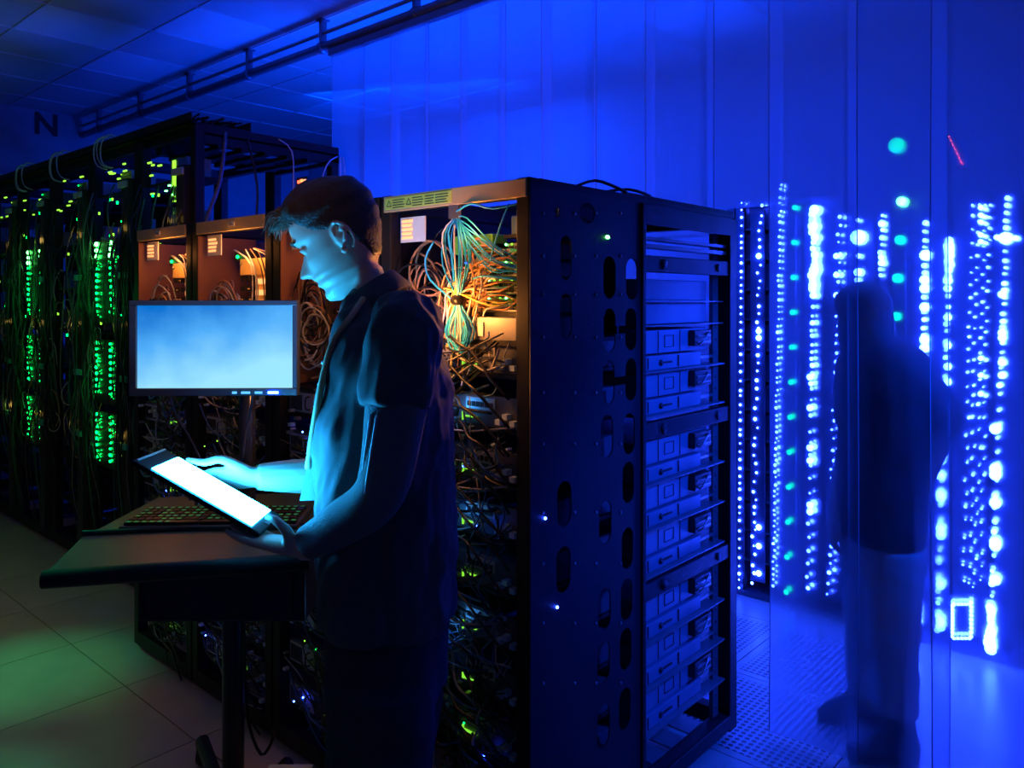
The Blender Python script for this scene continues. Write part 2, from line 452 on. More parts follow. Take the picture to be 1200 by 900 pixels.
# rolled lips along the panel and opening frame
mb = MB(); mb.box(.600, .612, .525, .545, .04, 1.9); mb.box(.600, .610, .545, 1.17, 1.835, 1.9); mb.box(.600, .610, 1.115, 1.17, .03, 1.84); mb.box(.600, .610, .545, 1.12, .04, .09)
mb.build('opening_frame', RACKP, R1, .003)
mb = MB()
for py_ in (250, 300, 345, 395, 460, 520, 600, 660, 730, 800):
    for px_ in (635, 672, 697, 726):
        y, z = sd(px_, py_); mb.cyl((.603, y, z), (.6065, y, z), .0045, 8)
mb.build('rivets', GREY, R1)
y, z = sd(710, 278); MB().ball((.606, y, z), .007, m=0, sc_=(.5, 1.5, .8)).build('status_led', LGRN2, R1)
for px_, py_ in ((637, 607), (651, 711)):
    y, z = sd(px_, py_); MB().ball((.606, y, z), .004).build('status_led', LBLU, R1)
B(0.004, .6, 0.45, 1.16, HR-.002, HR+.006).build('top_panel', RACKP, R1)
B(0.0, .004, .05, 1.12, .09, 1.87).build('inner_side_plate', RACK, R1)
# headers (label strip across the top of each rack mouth)
def header(t, W, warn):
    B(.045 if not warn else .02, W-.045 if not warn else W-.006, -.006, .006, HR-.052, HR-.004).build('header', HEAD if not warn else HEAD, t, .002)
for t, (a, b), wn in zip(racks, spans, (1, 0, 0, 0)): header(t, b-a, wn)
# warning strip print on the header of rack 1
WS = mat('warning_strip', (.62, .72, .12), .5)
h = B(.03, .32, -.0085, -.0062, HR-.045, HR-.011).build('warning_strip', WS, R1)
mb = MB()
for x in (.05, .14):
    for q in range(3):
        a0 = PI/2+q*2*PI/3; a1 = a0+2*PI/3; r = .012; cx, cz = x, HR-.03
        mb.tube([(cx+r*math.cos(a0), -.0092, cz+r*math.sin(a0)), (cx+r*math.cos(a1), -.0092, cz+r*math.sin(a1))], .0012, 4, smooth_path=False)
for x0_, x1_ in ((.066, .122), (.156, .205), (.21, .25), (.255, .31)):
    for q in range(4):
        mb.box(x0_, x1_-random.uniform(0, .012), -.0092, -.0086, HR-.042+q*.0075, HR-.0395+q*.0075)
mb.build('strip_print', INK, h)
for t, xx in ((racks[2], .33), (racks[3], .26), (racks[1], .3)):
    lb = B(xx-.022, xx+.022, -.0085, -.0062, HR-.036, HR-.018).build('name_tag', PAPER, t)
    mb = MB()
    for q in range(3): mb.box(xx-.018, xx+.014-.006*q, -.0092, -.0086, HR-.033+q*.005, HR-.031+q*.005)
    mb.build('tag_print', INK, lb)
# ---- contents of the rack mouths
def cable(mb, p0, p1, sag=.05, r=.003, jitter=.02, n=5, rnd=random, m=0, sides=5):
    p0 = Vector(p0); p1 = Vector(p1); pts = []
    for i in range(n+1):
        t = i/n; p = p0.lerp(p1, t); k = math.sin(PI*t)
        p = p+Vector((rnd.uniform(-1, 1)*jitter*k, rnd.uniform(-1, 1)*jitter*.6*k - .02*k, -sag*k+rnd.uniform(-1, 1)*jitter*.5*k)); pts.append(p)
    mb.tube(pts, r, sides, m=m, sub=3)
def loop(mb, c, rx, rz, r=.003, turns=1.0, m=0, tilt=0, start=0, dy=.02):
    pts = []; n = int(10*turns)
    for i in range(n+1):
        a = start+2*PI*i/10
        pts.append((c[0]+rx*math.cos(a), c[1]+dy*math.sin(a*1.3+tilt)+.0015*i, c[2]+rz*math.sin(a)))
    mb.tube(pts, r, 5, m=m, sub=2)
def rack_top(t, W, warm, idx):
    # inner plate left, zinc column with slotted sockets, paper label, brown cable loops
    rnd = random.Random(idx*5+1)
    if warm: 
        B(.047, .052, .0, .26, 1.30, 1.86).build('inner_plate', COPPER, t)
        B(W-.052, W-.047, .02, .45, 1.30, 1.86).build('inner_plate', COPPER, t)
        B(.05, W-.05, .42, .43, 1.30, 1.86).build('rear_plate', RACK, t)
    c0 = .53*W; c1 = .78*W
    mb = MB(); mb.box(c0, c1, .10, .14, 1.28, 1.735); mb.box(c0-.09, c1-.002, .085, .15, 1.70, 1.765)
    zc = mb.build('power_strip', BRASS, t, .003)
    for q in range(9):
        z = 1.32+q*.043; B(c0+.012, c1-.014, .094, .1015, z, z+.020).build('socket', LORG if idx != 1 else GREY, zc)
    MB().ball((c0-.075, .082, 1.745), .006).build('screw', STEEL, zc)
    pl = B(.09, .20, .02, .024, 1.78, 1.862).build('paper_label', PAPER, t)
    mb = MB()
    for q in range(4): mb.box(.10, .16+rnd.uniform(-.01, .01), .0175, .0198, 1.795+q*.015, 1.803+q*.015)
    mb.build('printed_bars', LORG, pl)
    mb = MB()                                         # plug block left of the column
    for q in range(10):
        z = 1.30+q*.042
        for r in range(3):
            mb.box(c0-.095+r*.028, c0-.077+r*.028, .09, .13, z, z+.02)
    pb = mb.build('plug_row', SMOKE, t)
    mb = MB()
    for q in range(24):
        mb.box(*(lambda x, z: (x, x+.006, .083, .0895, z, z+.004))(c0-.085+rnd.randrange(3)*.028+rnd.uniform(0, .01), 1.30+rnd.randrange(10)*.042+.008))
    mb.build('contact_pins', BRASS, pb)
    for q in range(24):
        mb = MB(); loop(mb, (.15+rnd.uniform(-.03, .05), .055+rnd.uniform(-.02, .02), 1.53+rnd.uniform(-.09, .07)), rnd.uniform(.03, .075), rnd.uniform(.05, .14), rnd.choice((.0025, .0035, .0045)), rnd.uniform(.7, 1.3), start=rnd.uniform(0, 6))
        mb.build('cable', rnd.choice((CBLK, CBRN, CBRN, CGRY)), t)
    for q in range(7):
        mb = MB(); x = c0+rnd.uniform(0, c1-c0+.06)
        mb.tube([(x-.08+rnd.uniform(-.05, .05), .06, 1.80), (x+.02, .055, 1.74+rnd.uniform(-.02, .02)), (x+rnd.uniform(.0, .03), .07, 1.6), (x+rnd.uniform(-.05, .04), .06, 1.45), (x+rnd.uniform(-.06, .03), .05, 1.28)], .0028, 5)
        mb.build('cable', rnd.choice((CGRY, CWHT, CBRN)), t)
    B(W*.3, W*.5, .088, .13, 1.755, 1.80).build('relay_box', SMOKE, t, .003)
    MB().ball((W*.35, .085, 1.775), .007).build('status_led', LGRN, t)
for i, (t, (a, b)) in enumerate(zip(racks, spans)):
    if i: rack_top(t, b-a, True, i)
# crossing twisty orange pairs
# ---- rack 1 upper bay
t = R1
B(.05, .56, .46, .47, 1.50, 1.80).build('rear_plate', RACK, t)
zc = B(.315, .395, .10, .13, 1.52, 1.735).build('power_strip', BRASS, t, .003)
for q in range(5): B(.325, .385, .093, .1015, 1.54+q*.038, 1.555+q*.038).build('socket', LORG, zc)
mb = MB().box(.235, .39, .085, .15, 1.735, 1.79); o = mb.build('strip_cap', mat('green_plastic', (.15, .5, .05), .4), zc, .004)  # green cap on top of the strip
pl = B(.07, .18, .02, .024, 1.775, 1.85).build('paper_label', PAPER, t)
mb = MB()
for q in range(5): mb.box(.078, .125-.004*(q % 2), .0175, .0198, 1.785+q*.0125, 1.793+q*.0125)
mb.build('printed_bars', LORG, pl)
# small switch box upper right
sw = tag(B(.43, .565, .12, .3, 1.785, 1.84).build('media_converter', mat('converter_shell', (.1, .22, .3), .4), None, .004, loc=(-.6, 0, 0)), 'small pale blue converter box high in the nearest rack mouth', 'converter')
B(.42, .575, .1, .31, 1.775, 1.785).build('shelf', RACK, R1)
# stack of four switches with green link leds
for q in range(4):
    z = 1.567+q*.05
    s = thing('network_switch', ORD[3-q]+' network switch from the top of the stack in the nearest rack', 'switch', (-.24, .09, z), group='stacked network switches')
    B(0, .185, 0, .28, 0, .042).build('chassis', GREY, s, .002)
    mb = MB(); mb2 = MB()
    for c in range(8):
        mb.box(.008+c*.021, .023+c*.021, -.003, .001, .006, .018); mb.box(.008+c*.021, .023+c*.021, -.003, .001, .022, .034)
    mb.build('port', DK, s)
    for c in range(8):
        MB().ball((.015+c*.022, -.003, .039), .0035, 6, 4).build('link_led', LYEL if c % 3 else LGRN2, s)
    for c in range(3): MB().ball((.158+c*.011, -.004, .028), .0055, 6, 4).build('link_led', LGRN2, s)
B(.34, .56, .08, .40, 1.555, 1.567).build('shelf', RACK, R1)
mesh_tray = thing('metal_chassis', 'dull grey metal box under the glowing switches', 'panel', (-.27, .02, 1.49))
B(0, .21, 0, .3, 0, .065).build('chassis', GREY, mesh_tray, .003); B(.07, .09, -.004, .0, .012, .05).build('tag_plate', PAPER, mesh_tray)
B(.05, .56, .02, .45, 1.478, 1.49).build('shelf', RACK, R1)
# orange patch cables
oc = thing('patch_cable_bundle', 'orange lit patch cables fanning from the switches in the nearest rack', 'cables', (-.6, 0, 0))
rnd = random.Random(21)
for q in range(40):
    z = 1.575+rnd.randrange(4)*.05+rnd.choice((.012, .028)); x = .365+rnd.randrange(8)*.022
    x2 = .30+rnd.uniform(-.06, .08)
    z2 = 1.49+rnd.uniform(-.05, .16)
    pts = [(x, .088, z), (x-.005, .055, z-.003), (x-.05, .03+rnd.uniform(-.02, .02), z-.01+rnd.uniform(-.02, .03)), (x2+.04, .02+rnd.uniform(-.02, .03), (z+z2)/2+rnd.uniform(-.01, .03)), (x2, .03+rnd.uniform(-.02, .02), z2), (x2+rnd.uniform(-.03, .03), .03, z2-.09)]
    MB().tube(pts, .0031, 5).build('cable', rnd.choice((CORG, CORG, CWHT, mat('yellow_cable', (.8, .6, .12), .4))), oc)
    if q < 24: B(x-.006, x+.006, .060, .088, z-.005, z+.005).build('plug', CWHT if q % 2 else mat('yellow_cable', (1, 1, 1)), oc)
# pale blue hank
bh = thing('cable_hank', 'pale blue network cables tied in a hanging hank in the nearest rack', 'cables', (-.6, 0, 0))
rnd = random.Random(5)
tie = (.335, .005, 1.60); top = (.325, .01, 1.845)
for q in range(14):
    w1 = rnd.uniform(-.055, .055); w2 = rnd.uniform(-.06, .06)
    pts = [top+Vector((0, 0, 0)) if 0 else (top[0]+rnd.uniform(-.01, .01), top[1], top[2]-.005), (top[0]+w1*.8, .0+rnd.uniform(-.01, .015), 1.79), (tie[0]+w1, rnd.uniform(-.015, .015), 1.70), (tie[0]+rnd.uniform(-.006, .006), tie[1], tie[2]),
           (tie[0]+w2, rnd.uniform(-.015, .015), 1.515), (tie[0]+w2*.3, 0, 1.46+rnd.uniform(-.01, .02)), (tie[0]-w2*.5, rnd.uniform(-.01, .01), 1.51), (tie[0], 0, tie[2])]
    MB().tube(pts, .0024, 5).build('cable', CBLU if q % 5 else CWHT, bh)
for q in range(8):
    MB().tube([(top[0], .0, top[2]-.01-.003*q), (top[0]+.05, .0+.002*q, 1.82-.011*q+rnd.uniform(-.008, .008)), (top[0]+.12+rnd.uniform(-.01, .01), .02, 1.76-.011*q+rnd.uniform(-.01, .01)), (.50, .05, 1.715-.006*q+rnd.uniform(-.008, .008)), (.535, .088, 1.70-.006*q)], .0022, 5).build('cable', CBLU, bh)
MB().tube([(top[0], 0, top[2]), (.40, -.01, 1.865), (.48, -.01, 1.845), (.56, .03, 1.86)], .003, 5).build('cable', CBLU, bh)
MB().tube([(.53, 0, 1.855), (.50, .0, 1.80), (.46, .01, 1.73), (.43, .03, 1.70)], .0024, 5).build('cable', CBLU, bh)
MB().tube([(.24, 0, 1.77), (.215, -.01, 1.72), (.235, -.01, 1.66), (.30, .02, 1.60)], .003, 5).build('cable', CBLU, bh)
MB().tube([(.40, 0, 1.66), (.45, -.01, 1.665), (.54, .03, 1.655)], .003, 5).build('cable', CBLU, bh)
MB().tube([(tie[0]-.014, tie[1]-.004, tie[2]), (tie[0]+.014, tie[1]-.004, tie[2])], .014, 10, smooth_path=False).build('tie', CBLK, bh)
MB().box(top[0]-.02, top[0]+.02, -.004, .006, top[2]-.015, HR-.05).build('hook_plate', STEEL, bh)
# brown cable loops at left of rack 1
bc = thing('cable_loops', 'brown lit black cables looped behind the man neck in the nearest rack', 'cables', (-.6, 0, 0))
for q in range(16):
    mb = MB(); loop(mb, (.165+rnd.uniform(-.04, .04), .05+rnd.uniform(-.03, .03), 1.62+rnd.uniform(-.1, .08)), rnd.uniform(.04, .09), rnd.uniform(.05, .13), rnd.choice((.003, .004)), rnd.uniform(.6, 1.1), start=rnd.uniform(0, 6))
    mb.build('cable', rnd.choice((CBLK, CBRN, CBRN)), bc)
mb = MB()
for q in range(8):
    for r in range(3):
        mb.box(.235+r*.024, .25+r*.024, .09, .13, 1.53+q*.025, 1.543+q*.025)
mb.build('plug_row', SMOKE, R1)
for q in range(10):
    MB().box(*(lambda x, z: (x, x+.006, .083, .09, z, z+.006))(.235+rnd.randrange(3)*.024, 1.533+rnd.randrange(8)*.025)).build('status_led', rnd.choice((LORG, LBLU, STEEL)), R1)

# ---- servers in the near racks (rear faces to the camera)
def server_proto(label):
    s = thing('server', label, 'server', (0, 0, 0))
    B(0, .5, 0, .44, 0, .085).build('chassis', SRV, s, .002)
    p = B(.015, .16, -.006, .0, .008, .075).build('power_supply', mat('psu_plate', (.45, .5, .55), .35, .4), s)
    mb = MB()
    for q in range(9): mb.box(.022+q*.008, .026+q*.008, -.0075, -.006, .014, .068)
    mb.build('vent_slots', DK, p)
    MB().tube([(.135, -.006, .02), (.135, -.022, .025), (.135, -.022, .06), (.135, -.006, .065)], .003, 5).build('handle', SMOKE, p)
    f = MB().cyl((.225, -.008, .042), (.225, .0, .042), .034, 18).build('fan_ring', SMOKE, s)
    mb = MB()
    for q in range(7):
        a = 2*PI*q/7; M = Matrix.Translation((.225+.017*math.cos(a), -.0095, .042+.017*math.sin(a))) @ Matrix.Rotation(-a, 4, 'Y') @ Matrix.Rotation(.5, 4, 'X')
        mb.obox(M, .026, .0015, .012)
    mb.build('fan_blade', GREY, f)
    B(.29, .40, -.004, .0, .045, .078).build('port_plate', STEEL, s)
    mb = MB()
    for q in range(6): mb.box(.295+q*.017, .308+q*.017, -.0055, -.004, .052, .066)
    mb.build('port', DK, s)
    for q in range(3):
        c = B(.415+q*.026, .433+q*.026, -.02, 0, .012+.016*(q % 2), .026+.016*(q % 2)).build('connector', mat('pale_connector', (.5, .68, .8), .3), s)
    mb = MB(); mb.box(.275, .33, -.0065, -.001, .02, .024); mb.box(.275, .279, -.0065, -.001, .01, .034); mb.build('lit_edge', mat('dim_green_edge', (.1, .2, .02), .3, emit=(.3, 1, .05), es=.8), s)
    return s
cn = ['the nearest rack', 'the rack behind the man', 'the rack behind the monitor', 'the end rack of the near row']
first = None
tops = [1.40, 1.20, 1.20, 1.20]
for ri, (a, b) in enumerate(spans):
    z = tops[ri]; k = 0
    while z > .12:
        lb = 'dark server, %s from the top in %s' % (ORD[k], cn[ri])
        if first is None: first = server_proto(lb); first.location = (a+.05, .035, z); s = first
        else: s = copy_tree(first, (a+(.05 if ri < 3 else .026), .035, z), lb)
        s['group'] = 'servers in ' + cn[ri]
        B(.046, (b-a)-.046, .03, .48, z-.012, z-.001).build('shelf', RACK, racks[ri])
        k += 1; z -= .148
# cables drooping across the servers
for ri, (a, b) in enumerate(spans):
    rnd = random.Random(40+ri); t = bpy.data.objects.new('cable_tangle', None); C.objects.link(t); t.parent = racks[ri]
    W = b-a
    mb = MB()
    for q in range(130):
        z = rnd.uniform(.2, tops[ri]+.08)
        cable(mb, (rnd.uniform(.06, W-.1), rnd.uniform(-.015, .02), z), (rnd.uniform(W-.2, W-.05), rnd.uniform(-.02, .02), z+rnd.uniform(-.2, .12)), rnd.uniform(.0, .07), rnd.choice((.0022, .003, .004)), .02, 4, rnd, m=rnd.choice((0, 0, 0, 1, 2)), sides=4)
    o = mb.build('small_cables', [CBLK, CGRY, mat('dark_blue_cable', (.04, .12, .3), .35)], t, kind='stuff')
    for q in range(16):
        mb = MB(); z = tops[ri]+.1-q*.075
        cable(mb, (rnd.uniform(.25, .35), -.01, z), (W-.06, -.01, z-.16), -.03, .0042, .02, 5, rnd); mb.build('power_cord', CBLK, t)
    mb = MB(); m2 = MB()
    for q in range(60):
        x = rnd.uniform(.06, W-.06); z = rnd.uniform(.12, tops[ri]+.08); s_ = rnd.uniform(.004, .012)
        mb.box(x, x+s_*1.6, -.006, .012, z, z+s_, m=rnd.choice((0, 0, 1, 2)))
    mb.build('small_plugs', [STEEL, CWHT, mat('pale_connector', (1, 1, 1))], t, kind='stuff')
    for q in range(12):
        x = rnd.uniform(.1, W-.1); z = rnd.uniform(.2, tops[ri]); MB().ball((x, -.004, z), .003, 6, 4).build('status_led', rnd.choice((LYEL, LBLU, LGRN)), t)
# shelf of thicker zone between top bays and servers for racks 2-4
for ri in (1, 2, 3):
    a, b = spans[ri]; B(.046, b-a-.046, .03, .45, 1.285, 1.295).build('shelf', RACK, racks[ri])

# ---- side bank of rack 1 (sleds seen through the side opening)
first = None
z = 1.86-.0
lev = []
zb = 1.545
B(.56, .597, .56, 1.11, 1.79, 1.80).build('rail', GREY, R1); B(.56, .597, .56, 1.11, 1.765, 1.778).build('rail', GREY, R1)
def side_rail(zc):
    t = B(.575, .605, .55, 1.115, zc-.026, zc+.026).build('side_rail', RACKP, R1, .003)
    MB().cyl((.604, .66, zc), (.609, .66, zc), .017, 14).build('rail_boss', RACK, t); MB().cyl((.604, 1.03, zc), (.609, 1.03, zc), .014, 14).build('rail_boss', RACK, t)
side_rail(1.715)
bl = tag(B(-.5, -.035, .56, 1.02, 1.60, 1.668).build('blanking_box', SRVF, None, .003), 'upper smooth blue lit blank panel in the side opening', 'panel', 'blank panels in the side opening')
bl = tag(B(-.5, -.035, .56, 1.02, 1.522, 1.592).build('blanking_box', SRVF, None, .003), 'lower smooth blue lit blank panel in the side opening', 'panel', 'blank panels in the side opening')
B(.1, .59, .56, 1.1, 1.594, 1.598).build('shelf', GREY, R1); B(.1, .59, .56, 1.1, 1.516, 1.520).build('shelf', GREY, R1)
def sled(label):
    s = thing('server_sled', label, 'server', (-.5, .56, 0), group='sleds in the side opening')
    B(0, .465, 0, .46, .052, .128).build('chassis', SRVF, s, .002)
    l = B(.0, .475, 0, .40, 0, .046).build('lower_tray', SRVF, s, .002)
    mb = MB(); mb.box(.475, .478, .05, .052, .004, .042); mb.box(.475, .478, .24, .245, .004, .042); mb.cyl((.474, .13, .022), (.479, .13, .022), .010, 12); mb.box(.474, .478, .13, .2, .019, .025)
    mb.build('latch', DK, l)
    mb = MB(); mb.box(.465, .467, .13, .132, .055, .125); mb.box(.465, .467, .27, .272, .055, .125)
    for y0_, y1_, z0_, z1_ in ((.17, .172, .07, .11), (.228, .230, .07, .11), (.17, .23, .07, .072), (.17, .23, .108, .11)): mb.box(.465, .467, y0_, y1_, z0_, z1_)
    mb.box(.465, .467, .03, .045, .1, .112); mb.build('panel_seam', DK, s)
    mb = MB(); mb.box(.462, .49, .33, .45, .068, .122); c = mb.build('connector_block', SMOKE, s, .004)
    mb = MB(); mb.box(.489, .494, .345, .44, .078, .084); mb.box(.489, .494, .345, .44, .1, .105); mb.tube([(.49, .36, .072), (.505, .37, .09), (.49, .43, .112)], .003, 5); mb.build('pins', STEEL, c)
    B(.40, .47, .40, .52, .02, .03).build('latch_tongue', STEEL, s)
    return s
zs = [1.375, 1.235, 1.02, .875, .73, .52, .375, .23]
for k, z in enumerate(zs):
    lb = '%s server sled in the side opening of the nearest rack' % ORD[k]
    if first is None: first = sled(lb); s = first; s.location.z = z
    else: s = copy_tree(first, (-.5, .56, z), lb)
    B(.1, .597, .56, 1.1, z-.006, z-.001).build('shelf', GREY, R1)
for z in (1.19, .69): side_rail(z)
for q in range(3): B(.45, .56, .66+q*.12, .75+q*.12, .095, .1).build('floor_plate', STEEL, R1)
mb = MB(); 
for z in [q*.0445+.12 for q in range(38)]: mb.box(.570, .575, 1.075, 1.085, z, z+.01)
mb.build('mount_holes', STEEL, R1); B(.555, .57, 1.06, 1.1, .09, 1.84).build('mount_rail', GREY, R1)
# loose cables on top of rack 1
o = MB().tube([(-.06, .28, 1.93), (-.05, .36, 1.955), (-.04, .45, 1.945), (-.03, .5, 1.93)], .005, 6)
o.tube([(-.1, .45, 1.932), (-.06, .55, 1.95), (-.05, .66, 1.94), (-.08, .75, 1.93)], .005, 6)
tag(o.build('loose_cable', CBLK), 'black cable lying in low loops on top of the nearest rack', 'cable')

# ------------------------------------------------------------------ tall rack row
HT = 2.47; YT = .3
tshort = ['the open sided tall rack', 'the brighter green lit rack', 'the dark rack between green lit ones', 'the left green lit rack', 'the tall rack at the left edge', 'the rack past the left edge']
tnames = ['tall black rack frame with an open side, at the right end of the green row',
          'tall rack with the brighter green light columns, left of the monitor',
          'tall dark rack between the two green lit racks',
          'tall rack with the left green light columns',
          'tall dark rack at the left edge of the picture', 'tall rack past the left edge rack']
LAB = mat('white_tag', (.55, .6, .6), .5)
DUCT = mat('dark_duct', (.02, .022, .024), .45)
MODB = mat('module_box', (.28, .24, .17), .5, .3)
def led_block(mb, x, y, z0, z1, rnd, cols=1, r=.0075, glints=None):
    z = z1
    while z > z0:
        mb.ball((x+rnd.uniform(-.004, .004), y, z), r*rnd.uniform(.8, 1.3), 6, 4)
        z -= .036
for i, nm in enumerate(tnames):
    x1_ = -2.40-.65*i; x0_ = x1_-.645; W = x1_-x0_
    t = rack(nm, x0_, x1_, YT, 1.15, HT, post=.05, name='server_rack')
    rnd = random.Random(100+i)
    # vertical duct at the right post
    d = B(W-.14, W-.055, -.03, .05, .1, HT-.2).build('cable_duct', DUCT, t, .006)
    for z in (2.22, 1.72, 1.15, .78):
        g = B(W-.16, W-.05, -.045, -.031, z, z+.035).build('duct_clip', LAB if z > 2 else mat('teal_clip', (.05, .5, .32), .5), t, .003)
    # module boxes, one shelf each
    B(.05, W-.05, .5, .51, .1, HT-.1 if i > 1 else 1.9).build('rear_plate', RACK, t)
    nlev = 8
    for k in range(nlev):
        z = 2.22-.27*k
        B(.05, W-.05, 0.02, .48 if i > 1 or z < 1.85 else .2, z-.012, z).build('shelf', RACK, t)
        s = thing('module', 'grey box module, %s from the top in %s' % (ORD[k], tshort[i]), 'module', (x0_, YT, z), group='box modules in the tall racks')
        B(.30, .44, .05, .4 if i > 1 or z < 1.85 else .19, .0, .12).build('shell', MODB if rnd.random() < .6 else mat('green_grey_box', (.12, .2, .12), .5), s, .004)
        mb = MB(); 
        for q in range(4): mb.box(.31, .43, .046, .05, .02+q*.024, .03+q*.024)
        mb.build('vent_slots', GREY, s)
        MB().ball((.32, .044, .105), .004, 6, 4).build('status_led', rnd.choice((LYEL, LGRN)), s)
    # light panels
    if i in (1, 3):
        lp = thing('light_panel', 'left edge pair of green indicator light columns' if i == 3 else 'brighter pair of green indicator light columns beside the monitor', 'lights', (x0_, YT, 0))
        xa, xb = (.105, .305) if i == 1 else (.215, .455)
        for bi, (z0, z1) in enumerate(((1.5, 1.93), (1.03, 1.35), (.66, .93))):
            B(xa-.05, xb+.08, -.005, .012, z0-.03, z1+.02).build('backing_board', SMOKE, lp)
            for xx in (xa, xb):
                z = z1; c = 0
                while z > z0:
                    r = .0105*rnd.uniform(.85, 1.2)*(1.5 if (bi == 0 and c < 3) else 1)
                    MB().ball((xx+rnd.uniform(-.005, .005), -.01, z), r, 6, 4, sc_=(1.2, .6, .8)).build('led', LGRN2 if (bi == 0 and c < 3) else LGRN, lp)
                    z -= .036; c += 1
                mb = MB()
                for q in range(22): mb.ball((xx+rnd.uniform(.01, .07), -.008, rnd.uniform(z0, z1)), .0028, 4, 3)
                mb.build('tiny_leds', LGRN, lp, kind='stuff')
    # cables: vertical hanks
    ct = bpy.data.objects.new('cable_tangle', None); C.objects.link(ct); ct.parent = t
    mb = MB()
    for q in range(70):
        xx = rnd.choice((rnd.uniform(.06, .1), rnd.uniform(W-.2, W-.06), rnd.uniform(.06, W-.06))); za = rnd.uniform(.9, 2.3); zb_ = za-rnd.uniform(.3, 1.0)
        mb.tube([(xx, -.02, za), (xx+rnd.uniform(-.06, .06), -.04-rnd.uniform(0, .03), za*.7+zb_*.3), (xx+rnd.uniform(-.06, .06), -.04, za*.3+zb_*.7), (xx+rnd.uniform(-.03, .03), -.0, max(zb_, .1))], rnd.choice((.0025, .0035, .005)), 4, m=rnd.choice((0, 0, 1, 2)))
    mb.build('small_cables', [CBLK, mat('dark_green_cable', (.02, .12, .06), .35), mat('dim_grey_cable', (.1, .1, .1), .4)], ct, kind='stuff')
    for q in range(12):
        mb = MB(); loop(mb, (rnd.uniform(.1, W-.1), -.04, rnd.uniform(.7, 1.9)), rnd.uniform(.03, .08), rnd.uniform(.06, .14), .003, rnd.uniform(.5, .9), start=rnd.uniform(0, 6)); mb.build('cable', rnd.choice((CBLK, CBRN, CGRY)), ct)
    # top cable tray mess with white loops
    tt = bpy.data.objects.new('cable_tray', None); C.objects.link(tt); tt.parent = t; tt.location = (0, 0, HT)
    mb = MB(); mb.box(0, W, -.02, .3, 0, .006); mb.box(0, W, -.02, -.014, 0, .05); mb.box(0, W, .294, .3, 0, .05); mb.build('tray_channel', RACK, tt)
    mb = MB()
    for q in range(22):
        cable(mb, (0.01, rnd.uniform(.0, .28), rnd.uniform(.012, .05)), (W-.01, rnd.uniform(.0, .28), rnd.uniform(.012, .05)), -.01, rnd.choice((.005, .008)), .012, 4, rnd, sides=5)
    mb.build('laid_cables', CBLK, tt, kind='stuff')
    if i:
        for q in range(3):
            xx = rnd.uniform(.2, .4)
            MB().tube([(xx, .05, .02), (xx-.02-.02*q, -.03, .065), (xx-.10-.02*q, -.05, .04), (xx-.13-.01*q, -.05, -.04), (xx-.08, -.05, -.1), (xx-.03, -.02, -.12)], .004, 6).build('cable', CWHT, tt)
    # yellow green status rows under the tray
    for q in range(6):
        x = rnd.uniform(.08, W-.15); z = HT-.1-rnd.uniform(0, .22)
        B(x, x+rnd.uniform(.02, .05), -.004, .004, z, z+.008).build('lit_port', LYEL, t)
    for q in range(10):
        x = rnd.uniform(.06, W-.06); z = rnd.uniform(1.2, 2.2)
        B(x, x+.009, -.006, .002, z, z+.016).build('lit_port', LYEL if q % 2 else LGRN, t)
# bright green vertical module at the top of the first tall rack
o = thing('lit_module', 'yellow green glowing vertical module high in the open sided tall rack', 'module', (-2.6, YT, 2.1))
B(-.06, .02, .0, .05, .0, .22).build('shell', mat('green_grey_box', (1, 1, 1)), o); B(-.03, .0, -.006, 0, .08, .21).build('light_bar', LYEL, o)
for q in range(8):
    x = random.uniform(-.12, .04); B(x, x+.02, -.008, .0, .0+q*.012, .006+q*.012).build('light_dash', LGRN2 if q % 2 else LYEL, o)
# cables dropping through the open side
rnd = random.Random(77)
hc = thing('hanging_cables', 'loose cables hanging in the open side of the tall rack behind the monitor', 'cables', (-2.40, YT, 0))
for pts, m, r in (
    (((.0, .16, 2.45), (.0, .13, 2.2), (.0, .06, 2.0), (.0, .05, 1.9)), mat('slate_cable', (.1, .12, .2), .4), .010),
    (((.0, .28, 2.44), (.01, .33, 2.2), (.0, .33, 2.0), (.0, .32, 1.75)), CBLK, .006),
    (((.0, .46, 2.46), (.02, .53, 2.4), (.02, .54, 2.2), (.02, .54, 1.9)), CWHT, .0035),
    (((.0, .84, 2.42), (.01, .76, 2.36), (.0, .72, 2.2), (.0, .74, 2.0)), CWHT, .0035),
    (((.0, .86, 2.42), (.0, .86, 2.25), (.0, .84, 2.1), (.0, .80, 1.95)), CWHT, .0035),
    (((.0, .88, 2.42), (.0, .90, 2.25), (.0, .89, 2.1), (.0, .86, 1.95)), CWHT, .0035),
    (((.0, .3, 1.93), (.0, .36, 2.02), (.0, .4, 1.97), (.0, .42, 1.93)), CBLK, .008)):
    MB().tube(pts, r, 6).build('cable', m, hc)
o = thing('overhead_tray', 'black ladder tray running back on top of the open sided tall rack', 'tray', (-2.44, YT, HT-.09))
B(-.04, .04, .05, .85, 0, .05).build('beam', RACK, o); B(-.5, -.43, .05, .85, 0, .05).build('beam', RACK, o)
for q in range(6): B(-.5, .04, .12+q*.13, .15+q*.13, -.02, .0).build('rung', RACK, o)
o = thing('warning_light', 'small pink and orange status lamp behind the man forehead', 'lamp', on_plane(352, 217, 1.7)); 
for q in range(12):
    MB().box(*(lambda x, z: (x, x+.02, 0, .01, z, z+.02))(random.uniform(-.05, .05), random.uniform(-.04, .04))).build('led', random.choice((LRED, LORG, LRED)), o)
B(-.07, .07, .012, .03, -.06, .06).build('housing', SMOKE, o); MB().cyl((0, .02, -.06), (0, .02, .06-o.location.z-.06), .012, 8).build('stand_pole', SMOKE, o)

